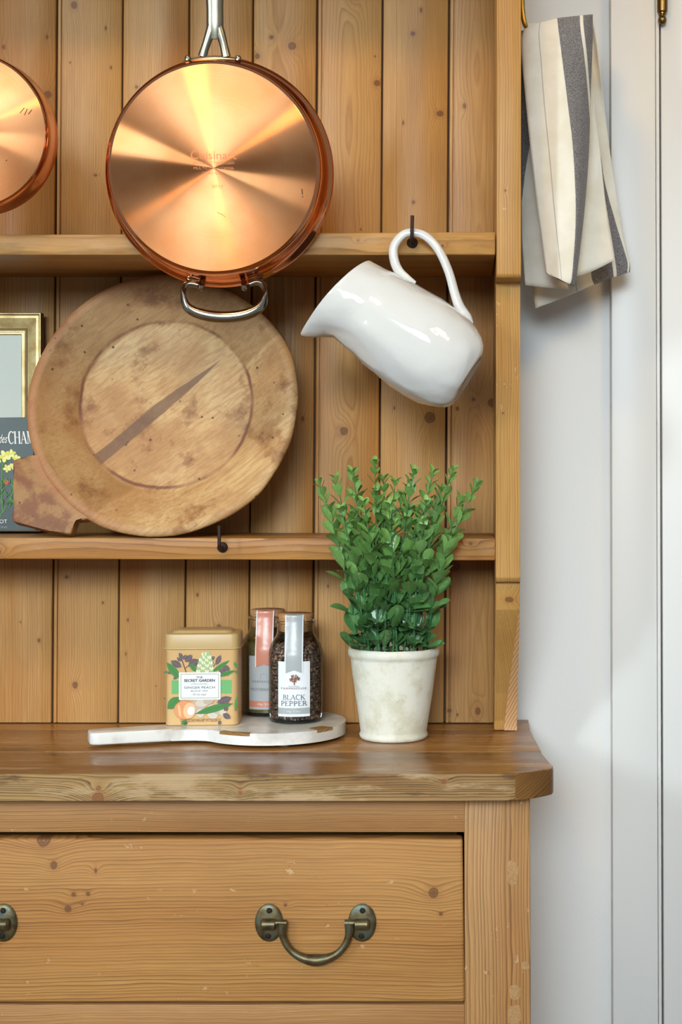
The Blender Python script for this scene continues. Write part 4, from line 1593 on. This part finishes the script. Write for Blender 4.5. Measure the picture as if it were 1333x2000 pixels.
M_pepd = plain('pepper_fill', (34, 26, 22), .9)
M_herb = NT('herb_mix')
hz = M_herb.noise(M_herb.coord(), 700, 4, .8)
M_herb.set(Base_Color=M_herb.ramp(hz, [(.32, s2l((58, 44, 28))), (.45, s2l((128, 104, 54))), (.56, s2l((112, 116, 60))), (.68, s2l((204, 176, 116)))]), Roughness=.8)
M_herb.bump(hz, 1.0, .002)
M_herb = M_herb.m
M_tape1 = plain('tape_gray', (164, 168, 168), .3, spec=.6, bump=(90, .25, .002))
M_tape2 = plain('tape_coral', (208, 134, 108), .3, spec=.6, bump=(90, .25, .002))
M_lab1 = plain('label_paper', (222, 226, 230), .55)
M_lab2 = plain('label_paper_gray', (176, 178, 178), .55)
M_bronzeink = plain('foil_copper', (156, 96, 70), .35, .5)
RBJ = .0328


def jar(px, D, label, content):
    c = Vector(((px - VX) * D / F_PX, D - DB, ZBT + .0002))
    root = empty('spice_jar', c, label, 'jar', 'cork stoppered spice jars on the marble board')
    z = Vector((0, 0, 1))
    gp = [(0, .0008), (.026, .0008), (.0300, .0002), (.0322, .0016), (RBJ, .005), (RBJ, .080), (.0322, .087), (.0302, .0935), (.0265, .0995), (.0238, .1035), (.0226, .108), (.0224, .1185), (.0243, .1195), (.0247, .1210), (.0243, .1225), (.0216, .1228),
          (.0213, .1215)]
    obj('glass_body', lathe(gp, c, seg=56), M_glass, root, sharp=60)
    obj('cork', lathe([(0, .109), (.0195, .109), (.0200, .110), (.0206, .1228), (.0212, .1295), (.0206, .1303), (0, .1303)], c, seg=32), M_cork, root, sharp=60)
    ri = .0305
    if content == 'pepper':
        obj('pepper_core', lathe([(0, .0046), (.0275, .0046), (.0275, .080), (.024, .088), (0, .089)], c, seg=32), M_pepd, root)
        bm = bmesh.new()
        base_ico = bmesh.new()
        bmesh.ops.create_icosphere(base_ico, subdivisions=1, radius=1.0)
        bv = [v_.co.copy() for v_ in base_ico.verts]
        bf = [[v_.index for v_ in f.verts] for f in base_ico.faces]
        base_ico.free()
        rj = random.Random(11)
        hgt = .0066
        while hgt < .0935:
            rad_ = ri - .0022 if hgt < .080 else max(.012, (ri - .0022) - (hgt - .080) * .42)
            nn = int(2 * PI * rad_ / .0043)
            for k in range(nn):
                t = 2 * PI * (k + rj.random() * .6) / nn
                s_ = rj.uniform(.0021, .0027)
                pc_ = c + Vector((rad_ * math.cos(t), rad_ * math.sin(t), hgt + rj.uniform(-.001, .001))) * 1.0
                vv = [bm.verts.new(pc_ + q_ * s_) for q_ in bv]
                for f in bf:
                    bm.faces.new([vv[i_] for i_ in f])
            hgt += .0037
        for k in range(120):
            t, rq = rj.random() * 2 * PI, .024 * math.sqrt(rj.random())
            pc_ = c + Vector((rq * math.cos(t), rq * math.sin(t), .0915 + rj.uniform(-.001, .0014)))
            vv = [bm.verts.new(pc_ + q_ * .0022) for q_ in bv]
            for f in bf:
                bm.faces.new([vv[i_] for i_ in f])
        tag(obj('peppercorns', bm, M_pep, root, sharp=180), kind='stuff')
    else:
        tag(obj('herb_mix', lathe([(0, .0046), (.0290, .0046), (.0306, .008), (.0306, .080), (.0295, .0875), (.026, .091), (0, .0925)], c, seg=48), M_herb, root), kind='stuff')
    # label wrapped on the front
    yaw = math.atan2(c.x, D) * 0 + (.04 if content == 'pepper' else -.02)

    def cmap(u, v, o_):
        t = u / RBJ + yaw
        rr_ = RBJ + .0002 + o_
        return c + Vector((rr_ * math.sin(t), -rr_ * math.cos(t), v))
    kq = D / F_PX
    A = M_lab1 if content == 'pepper' else M_lab2
    B = M_tape1 if content == 'pepper' else M_tape2
    hw_ = .0200
    lb = Ink(cmap)
    lb.rect(-hw_, .0095, hw_, .0755, A, 12)
    lb.rect(-hw_, .0125, hw_, .0200, B, 12)
    if content == 'pepper':
        lb.serif('BLACK', 0, .0300, .0058, .0272, M_ink2, .15, .07)
        lb.serif('PEPPER', 0, .0226, .0058, .0318, M_ink2, .15, .07)
        lb.text('150g / 5.30oz', 0, .0150, .0022, .0165, M_lab1)
        lb.text('FARMHOUSE', 0, .0425, .0022, .0300, M_bronzeink, spacing=1.2)
        lb.line([(-.0065 + .0011 * k, .0458 + (.0006 if k % 2 else -.0004)) for k in range(13)], .0004, M_gry)
        # little tree emblem
        lb.line([(.0006, .0475), (.0006, .0530)], .0013, M_bronzeink)
        lb.line([(.0006, .0515), (-.0025, .0545)], .0007, M_bronzeink)
        lb.line([(.0006, .0515), (.0037, .0545)], .0007, M_bronzeink)
        rt_j = random.Random(5)
        for k in range(46):
            t, q_ = rt_j.random() * 2 * PI, math.sqrt(rt_j.random())
            lb.ell(.0006 + .0058 * q_ * math.cos(t), .0555 + .0040 * q_ * math.sin(t), .0010, .0007, t, M_bronzeink if k % 3 else M_stem, 6)
    else:
        lb.text('FARMHOUSE', 0, .0425, .0030, .0300, M_ink2, spacing=1.2)
        lb.text('MEDITERRANEAN', 0, .0325, .0036, .0350, M_ink2)
        lb.text('100g / 3.52oz', .001, .0150, .0026, .0180, M_lab1)
        lb.line([(-.004, .047), (-.004, .052), (0, .054), (.004, .052), (.004, .047)], .0006, M_gry)
        lb.line([(-hw_, .0578), (hw_, .0568)], .0006, M_lab1)
    lb.build('label', root)
    # tape seal from the cork over the neck to the label
    path = [(.012, .1306), (.0150, .1307), (.0214, .1300), (.0224, .1275), (.0252, .1215), (.0275, .108), (.0315, .0905), (RBJ + .0006, .082), (RBJ + .0006, .0625)]
    path = curve(path, 3)
    bm = bmesh.new()
    tw_ = .0110
    cols = [-tw_, -tw_ + .0013, -tw_ * .4, 0, tw_ * .4, tw_ - .0013, tw_]
    gridv = []
    nP = len(path)
    for i_, (r_, h_) in enumerate(path):
        row = []
        for x_ in cols:
            last = i_ == nP - 1
            hh = h_ - (.0040 * (abs(x_) / tw_) if last else 0) + (.003 if last else 0)
            yy = math.sqrt(max(1e-8, r_ * r_ - x_ * x_ * (1 if r_ > .02 else 0)))
            rx = x_ * math.cos(yaw) + yy * math.sin(yaw)
            ry = -yy * math.cos(yaw) + x_ * math.sin(yaw)
            row.append(bm.verts.new(c + Vector((rx, ry - .0006, hh))))
        gridv.append(row)
    for i_ in range(nP - 1):
        for k in range(len(cols) - 1):
            f = bm.faces.new((gridv[i_][k], gridv[i_][k + 1], gridv[i_ + 1][k + 1], gridv[i_ + 1][k]))
            f.material_index = 1 if k in (0, len(cols) - 2) else 0
    obj('seal_tape', bm, [B, M_lab1], root)
    return root


jar(578, 1.872, 'glass jar of black peppercorns with gray seal, nearest of the two cork jars', 'pepper')
jar(523.5, 1.9255, 'glass jar of mixed herbs with coral seal, half hidden behind the pepper jar', 'herb')

# ================================================================== POTTED PLANT
DPT = 1.857
pc_ = Vector(((770 - VX) * DPT / F_PX, DPT - DB, CZ + .0002))
plant = empty('potted_plant', pc_, 'bushy green boxwood sprigs in a chalky white tapered pot on the chest top', 'plant')
M_pot = NT('chalky_pot')
p1 = M_pot.noise(M_pot.coord(), 34, 6, .65)
p2 = M_pot.noise(M_pot.vmath('ADD', M_pot.coord(), (4, 2, 9)), 150, 4, .7)
c_ = M_pot.mix(M_pot.smooth(p1, .42, .62), s2l((222, 218, 202)), s2l((206, 200, 176)))
c_ = M_pot.mix(M_pot.math('MULTIPLY', M_pot.smooth(p2, .60, .72), M_pot.math('MULTIPLY', M_pot.smooth(p1, .45, .62), .6)), c_, s2l((128, 118, 96)))
M_pot.set(Base_Color=c_, Roughness=.85)
M_pot.bump(M_pot.math('ADD', p1, M_pot.math('MULTIPLY', p2, .4)), .35, .003)
M_pot = M_pot.m


def pj(th, r, h):
    a = noise.noise(Vector((math.cos(th) * 1.5, math.sin(th) * 1.5, h * 30))) * .0009
    return a, noise.noise(Vector((math.cos(th) * 2, math.sin(th) * 2, 4 + h * 20))) * .0006 * min(1, h / .004)


prof = [(0, 0), (.036, 0), (.0398, .0006), (.0412, .003), (.0415, .0055), (.0400, .0085), (.0404, .0105), (.0425, .026), (.0465, .052), (.0498, .078), (.0522, .0955), (.0528, .0985), (.0546, .1000), (.0554, .1030), (.0556, .1060), (.0546, .1090), (.0525, .1100),
        (.0505, .1085), (.0490, .098), (0, .098)]
obj('pot', lathe(prof, pc_, seg=64, jitter=pj), M_pot, plant, sharp=60)
M_moss = plain('moss', (44, 58, 34), .95, bump=(300, 1, .003), vary=.4, vscale=120)
obj('moss', lathe([(0, .1030), (.03, .1022), (.0494, .0984), (.0494, .0975), (0, .0975)], pc_, seg=40), M_moss, plant)

M_lf = NT('leaf_green')
uv = M_lf.sep(M_lf.coord('UV'))
oi = M_lf.n.new('ShaderNodeObjectInfo')
rnd = oi.outputs['Random']
oc = M_lf.sep(M_lf.n.new('ShaderNodeNewGeometry').outputs['Position'])
age = M_lf.smooth(oc[2], CZ + .12, CZ + .30)        # young growth at the tips is a yellower green
cA = M_lf.mix(age, s2l((58, 106, 52)), s2l((104, 150, 64)))
cB = M_lf.mix(age, s2l((92, 142, 74)), s2l((138, 178, 88)))
cc = M_lf.mix(M_lf.math('MULTIPLY_ADD', M_lf.noise(M_lf.coord(), 160, 3), .8, M_lf.math('MULTIPLY_ADD', rnd, .5, -.2), clamp=True), cA, cB)
mid = M_lf.smooth(M_lf.math('ABSOLUTE', M_lf.math('SUBTRACT', uv[0], .5)), .05, .01)
vein = M_lf.math('SINE', M_lf.math('MULTIPLY', M_lf.math('SUBTRACT', uv[1], M_lf.math('MULTIPLY', M_lf.math('ABSOLUTE', M_lf.math('SUBTRACT', uv[0], .5)), .9)), 55.0))
cc = M_lf.mix(M_lf.math('MULTIPLY', mid, .4), cc, s2l((140, 176, 120)))
cc = M_lf.mix(M_lf.math('MULTIPLY', M_lf.smooth(vein, .4, 1.0), .22), cc, s2l((150, 182, 140)))
sh_ = M_lf.noise(M_lf.vmath('ADD', M_lf.coord(), M_lf.comb(M_lf.math('MULTIPLY', rnd, 9.0), 0, 0)), 5.5, 3, .6)
cc = M_lf.mix(M_lf.math('MULTIPLY', M_lf.smooth(sh_, .52, .68), .38), cc, s2l((158, 190, 146)))  # whitish scuffs plus the gloss sheen, painted pale into the leaf colour
M_lf.set(Base_Color=cc, Roughness=.3)
M_lf.bsdf.inputs['Specular IOR Level'].default_value = .5
M_lf.bsdf.inputs['Coat Weight'].default_value = .5
M_lf.bsdf.inputs['Coat Roughness'].default_value = .22
M_lf.bump(vein, .25, .0006)
M_lf = M_lf.m
M_st = plain('stem_green', (74, 122, 74), .5)


def leaf_mesh(name, wid, curl, fold):
    bm = bmesh.new()
    uvl = bm.loops.layers.uv.new('UVMap')
    N = 9
    rows = []
    for i_ in range(N + 1):
        t = i_ / N
        hw_ = wid * (math.sin(PI * (t * .93 + .035) ** 1.45) ** .72) * .5 if 0 < i_ < N else (.02 if i_ == 0 else .09 * wid)
        y = t
        zc = curl * t * t
        rows.append([(bm.verts.new((x_ * hw_, y, zc + fold * abs(x_) * hw_ - .0)), x_ * .5 + .5, t) for x_ in (-1, -.5, 0, .5, 1)])
    for i_ in range(N):
        for k in range(4):
            q_ = (rows[i_][k], rows[i_][k + 1], rows[i_ + 1][k + 1], rows[i_ + 1][k])
            f = bm.faces.new([e[0] for e in q_])
            f.smooth = True
            for lp, e in zip(f.loops, q_):
                lp[uvl].uv = (e[1], e[2])
    me = bpy.data.meshes.new(name)
    bm.to_mesh(me)
    bm.free()
    me.materials.append(M_lf)
    return me


leaf_meshes = [leaf_mesh('leaf', .52, -.18, .28), leaf_mesh('leaf', .60, -.05, .20), leaf_mesh('leaf', .48, -.30, .34), leaf_mesh('leaf', .56, .08, .22)]
rp = random.Random(21)
# sprigs: foot x, tip x, tip y (pixels), depth offset of foot and tip
sprigs = [(704, 626, 948, -.012, -.072), (712, 657, 938, -.026, -.080), (722, 690, 925, -.033, -.086), (738, 733, 908, -.038, -.092), (752, 772, 944, -.040, -.090), (768, 808, 926, -.040, -.094),
          (790, 846, 925, -.036, -.086), (806, 884, 922, -.030, -.080), (826, 930, 948, -.016, -.074), (834, 900, 975, -.010, -.072), (716, 668, 1000, -.032, -.092), (742, 712, 985, -.042, -.100), (776, 760, 990, -.042, -.104), (808, 832, 985, -.036, -.096)]
back_sprigs = [(730, 700, 950, -.010, -.070), (760, 750, 940, -.006, -.070), (790, 800, 950, -.008, -.070), (815, 860, 960, -.010, -.070), (745, 785, 975, -.018, -.074), (780, 735, 965, -.018, -.076), (800, 815, 1000, -.020, -.078), (725, 690, 1010, -.020, -.078)]
nleaf = 0


def sprig_path(fx, tx, ty, d0, d1):
    a = P(fx, 1262, DPT + d0)
    b = P(tx, ty, DPT + d1)
    m1 = a.lerp(b, .35)
    m1.x = a.x + (b.x - a.x) * .22
    m1.y = a.y + (min(a.y, -.176) - a.y) * .85 if a.y > -.176 else a.y
    m2 = a.lerp(b, .7)
    m2.x = a.x + (b.x - a.x) * .58
    m2.y = min(m2.y, -.172)
    a.z -= .012
    return curve([tuple(a), tuple(m1), tuple(m2), tuple(b)], 8)


def leaf_matrix(p, t, az, size, pitch):
    """leaf leaves the stem at p, stem direction t, turned az round it"""
    side = t.orthogonal().normalized()
    side = Matrix.Rotation(az, 3, t) @ side
    d = (side * math.cos(pitch) + t * math.sin(pitch)).normalized()
    nz_ = (t - d * t.dot(d)).normalized()          # upper face looks up the stem
    x_ = d.cross(nz_).normalized()
    m = Matrix((x_, d, nz_)).transposed()
    return m.to_4x4(), size


stuff_bm = bmesh.new()
uvs = stuff_bm.loops.layers.uv.new('UVMap')
for si, (fx, tx, ty, d0, d1) in enumerate(sprigs + back_sprigs):
    path = [Vector(p) for p in sprig_path(fx, tx, ty, d0, d1)]
    n = len(path)
    bm = tube(path, [.0013 * (1 - .6 * i_ / n) for i_ in range(n)], 6)
    stem = obj('stem', bm, M_st, plant)
    total = sum((b - a).length for a, b in zip(path[:-1], path[1:]))
    s_ = .012 + .004 * rp.random()
    az = rp.random() * PI
    while s_ < total:
        f = s_ / total
        q_ = f * (n - 1)
        i_ = min(int(q_), n - 2)
        p = path[i_].lerp(path[i_ + 1], q_ - i_)
        t = (path[i_ + 1] - path[i_]).normalized()
        size = (.0205 * (1 - f ** 2.0) + .0110) * rp.uniform(.82, 1.15)
        for side in (0, 1):
            a_ = az + side * PI + rp.uniform(-.35, .35)
            mtx, sz = leaf_matrix(p, t, a_, size, rp.uniform(.72, 1.2))
            me = leaf_meshes[rp.randrange(4)]
            M4 = Matrix.Translation(p) @ mtx @ Matrix.Diagonal((sz, sz, sz, 1))
            if si < len(sprigs) and nleaf < 296:
                o = bpy.data.objects.new('leaf', me)
                COL.objects.link(o)
                o.parent = stem
                o.matrix_local = Matrix.Translation(-pc_) @ M4
                nleaf += 1
            else:
                vv = [stuff_bm.verts.new(M4 @ v_.co) for v_ in me.vertices]
                ul = me.uv_layers[0].data
                for pl_ in me.polygons:
                    ff = stuff_bm.faces.new([vv[k] for k in pl_.vertices])
                    for lp, li in zip(ff.loops, pl_.loop_indices):
                        lp[uvs].uv = ul[li].uv
        az += PI / 2 + rp.uniform(-.3, .3)
        s_ += (.0090 * (1 - f) + .0115) * rp.uniform(.9, 1.1)
    # tip pair
    for side in (0, 1):
        mtx, sz = leaf_matrix(path[-1], (path[-1] - path[-2]).normalized(), az + side * PI, .012, 1.1)
        M4 = Matrix.Translation(path[-1]) @ mtx @ Matrix.Diagonal((sz, sz, sz, 1))
        me = leaf_meshes[2]
        vv = [stuff_bm.verts.new(M4 @ v_.co) for v_ in me.vertices]
        ul = me.uv_layers[0].data
        for pl_ in me.polygons:
            ff = stuff_bm.faces.new([vv[k] for k in pl_.vertices])
            for lp, li in zip(ff.loops, pl_.loop_indices):
                lp[uvs].uv = ul[li].uv
tag(obj('foliage', stuff_bm, M_lf, plant, sharp=180), kind='stuff')

# ================================================================== TEA TOWEL
M_tw = NT('towel_linen')
uvn = M_tw.sep(M_tw.coord('UV'))
U = uvn[0]
wv_ = M_tw.noise(M_tw.coord(), 1500, 2)
wob = M_tw.math('MULTIPLY_ADD', M_tw.noise(M_tw.coord(), 120, 2), .006, M_tw.math('SUBTRACT', U, .003))


def band(a, b, e=.004):
    return M_tw.math('MULTIPLY', M_tw.smooth(wob, a - e, a + e), M_tw.smooth(wob, b + e, b - e))


dk_ = M_tw.math('SUBTRACT', band(.5, .985), band(.79, .835), clamp=True)
gl_ = M_tw.math('MULTIPLY', band(.262, .275, .003), .55)
tone = M_tw.mix(M_tw.smooth(wv_, .35, .7), s2l((78, 74, 76)), s2l((150, 146, 144)))
cw = M_tw.mix(M_tw.smooth(M_tw.noise(M_tw.coord(), 30, 3), .3, .7), s2l((226, 220, 206)), s2l((216, 208, 190)))
cw = M_tw.mix(gl_, cw, s2l((120, 118, 118)))
cw = M_tw.mix(dk_, cw, tone)
M_tw.set(Base_Color=cw, Roughness=.95)
M_tw.bsdf.inputs['Specular IOR Level'].default_value = .1
try:
    M_tw.bsdf.inputs['Sheen Weight'].default_value = .15
except KeyError:
    pass
M_tw.bump(M_tw.math('ADD', wv_, M_tw.math('MULTIPLY', M_tw.noise(M_tw.coord(), 45, 3), 2.0)), .3, .0014)
M_tw = M_tw.m
tw_bm = bmesh.new()
tuv = tw_bm.loops.layers.uv.new('UVMap')


def sheet(rows, sr=6, scn=5, wav=.0, seed=0):
    """rows of (px, py, D, u) columns, smoothed down and across, with shallow ripples"""
    ncol = len(rows[0])
    cols = [curve([r[c] for r in rows], sr) for c in range(ncol)]
    nr = len(cols[0])
    grid = []
    for i_ in range(nr):
        line = curve([cols[c][i_] for c in range(ncol)], scn)
        row = []
        for j, (x, y, D, u) in enumerate(line):
            f = j / (len(line) - 1)
            D2_ = D + wav * math.sin(f * 7 + seed + i_ * .05) * (.3 + .7 * i_ / nr) + noise.noise(Vector((f * 3, i_ * .08, seed))) * wav * .6
            row.append((tw_bm.verts.new(P(x, y, D2_)), u, i_ / nr))
        grid.append(row)
    for i_ in range(nr - 1):
        for j in range(len(grid[0]) - 1):
            q_ = (grid[i_][j], grid[i_][j + 1], grid[i_ + 1][j + 1], grid[i_ + 1][j])
            f = tw_bm.faces.new([e[0] for e in q_])
            for lp, e in zip(f.loops, q_):
                lp[tuv].uv = (e[1], e[2])


A = 1.80
sheet([[(1030, 46, A + .016, 0), (1056, 44, A + .004, .27), (1089, 36, A, .5), (1140, 30, A + .004, .84), (1158, 28, A + .014, .99)],
       [(1019.5, 74, A + .012, 0), (1054, 70, A, .27), (1092, 64, A - .004, .5), (1142, 62, A, .84), (1158, 62, A + .012, .985)],
       [(1021, 120, A + .008, 0), (1058, 120, A - .002, .27), (1099, 118, A - .006, .5), (1140, 120, A - .002, .77), (1156, 120, A + .012, .93)],
       [(1028, 200, A + .006, 0), (1064, 200, A - .003, .27), (1109, 198, A - .008, .5), (1140, 200, A - .002, .70), (1153, 200, A + .012, .83)],
       [(1037, 290, A + .005, 0), (1074, 300, A - .004, .27), (1120, 296, A - .009, .5), (1141, 298, A - .002, .63), (1150, 300, A + .012, .72)],
       [(1052, 420, A + .004, 0), (1085, 420, A - .005, .27), (1125, 420, A - .010, .5), (1135, 420, A - .004, .56), (1140.5, 420, A + .010, .62)],
       [(1066, 524, A + .004, 0), (1097, 530, A - .006, .27), (1118, 535, A - .010, .5), (1123, 540, A - .004, .53), (1126, 540, A + .008, .56)],
       [(1068, 531, A + .004, 0), (1097, 547, A - .005, .27), (1113, 555, A - .008, .5), (1118, 558, A - .003, .53), (1121, 559, A + .008, .56)]], wav=.002, seed=1)
# turned-in hem seen at the foot of the front fold
sheet([[(1067, 526, A + .008, .6), (1090, 534, A + .010, .62), (1112, 545, A + .010, .7)], [(1069, 531, A + .007, .6), (1092, 546, A + .008, .62), (1114, 556, A + .008, .7)]], 2, 3)
Bd = 1.858
sheet([[(1019, 60, Bd, .78), (1050, 60, Bd, .70), (1090, 60, Bd, .62)],
       [(1018.5, 190, Bd, .72), (1050, 190, Bd, .58), (1090, 190, Bd, .52)],
       [(1019.5, 285, Bd + .004, .62), (1036, 285, Bd, .50), (1085, 285, Bd - .01, .3)],
       [(1019.5, 392, Bd + .006, .50), (1036, 392, Bd, .42), (1085, 392, Bd - .01, .30)],
       [(1021, 480, Bd + .008, .46), (1040, 480, Bd, .38), (1090, 480, Bd - .012, .30)],
       [(1026.5, 557, Bd + .008, .42), (1052, 560, Bd, .36), (1112, 566, Bd - .012, .30)]], wav=.003, seed=4)
Cd = 1.842
sheet([[(1100, 60, Cd, .1), (1130, 55, Cd - .005, .12), (1158, 50, Cd, .14)],
       [(1110, 177, Cd, .1), (1135, 177, Cd - .006, .12), (1159, 177, Cd + .004, .14)],
       [(1115, 280, Cd, .1), (1140, 280, Cd - .006, .12), (1171, 280, Cd + .004, .14)],
       [(1118, 344, Cd, .1), (1146, 344, Cd - .004, .12), (1177.5, 344, Cd + .004, .15)],
       [(1120, 434, Cd, .1), (1152, 434, Cd - .006, .12), (1188, 434, Cd + .004, .16)],
       [(1118, 542, Cd, .1), (1155, 531, Cd - .004, .12), (1201, 508, Cd + .004, .17)]], wav=.005, seed=2.2)
Dd = 1.905
sheet([[(1080, 52, Dd, .1), (1120, 46, Dd, .12), (1140, 44, Dd, .2), (1150, 42, Dd, 1.0), (1158, 40, Dd - .03, 1.05)],
       [(1075, 120, Dd, .1), (1120, 110, Dd, .12), (1145, 110, Dd, 1.0), (1160, 108, Dd, 1.03), (1169, 105, Dd - .01, 1.05)],
       [(1065, 264, Dd, .1), (1120, 264, Dd, .12), (1160, 264, Dd, 1.0), (1174, 264, Dd, 1.03), (1188, 264, Dd, 1.05)],
       [(1055, 350, Dd, .1), (1120, 350, Dd, .12), (1166, 350, Dd, .5), (1180, 350, Dd, .98), (1200, 350, Dd, 1.06)],
       [(1048, 440, Dd, .1), (1110, 440, Dd, .12), (1160, 440, Dd, .5), (1203, 440, Dd, .97), (1215, 440, Dd, 1.04)],
       [(1041, 545, Dd, .1), (1100, 538, Dd, .12), (1155, 530, Dd, .5), (1222, 508, Dd, .965), (1230, 510, Dd, .99)],
       [(1047, 602, Dd, .1), (1100, 582, Dd, .12), (1161, 556, Dd, .5), (1222, 534, Dd, .96), (1230, 532, Dd, .98)]], wav=.003, seed=7)
tlo = P(1060, 46, A + .03)
towel = obj('tea_towel', tw_bm, M_tw, loc=tlo, sharp=180)
tag(towel, 'cream linen tea towel with charcoal stripes hanging beside the pine rack', 'towel')
so = towel.modifiers.new('thickness', 'SOLIDIFY')
so.thickness = .0012
so.offset = 0
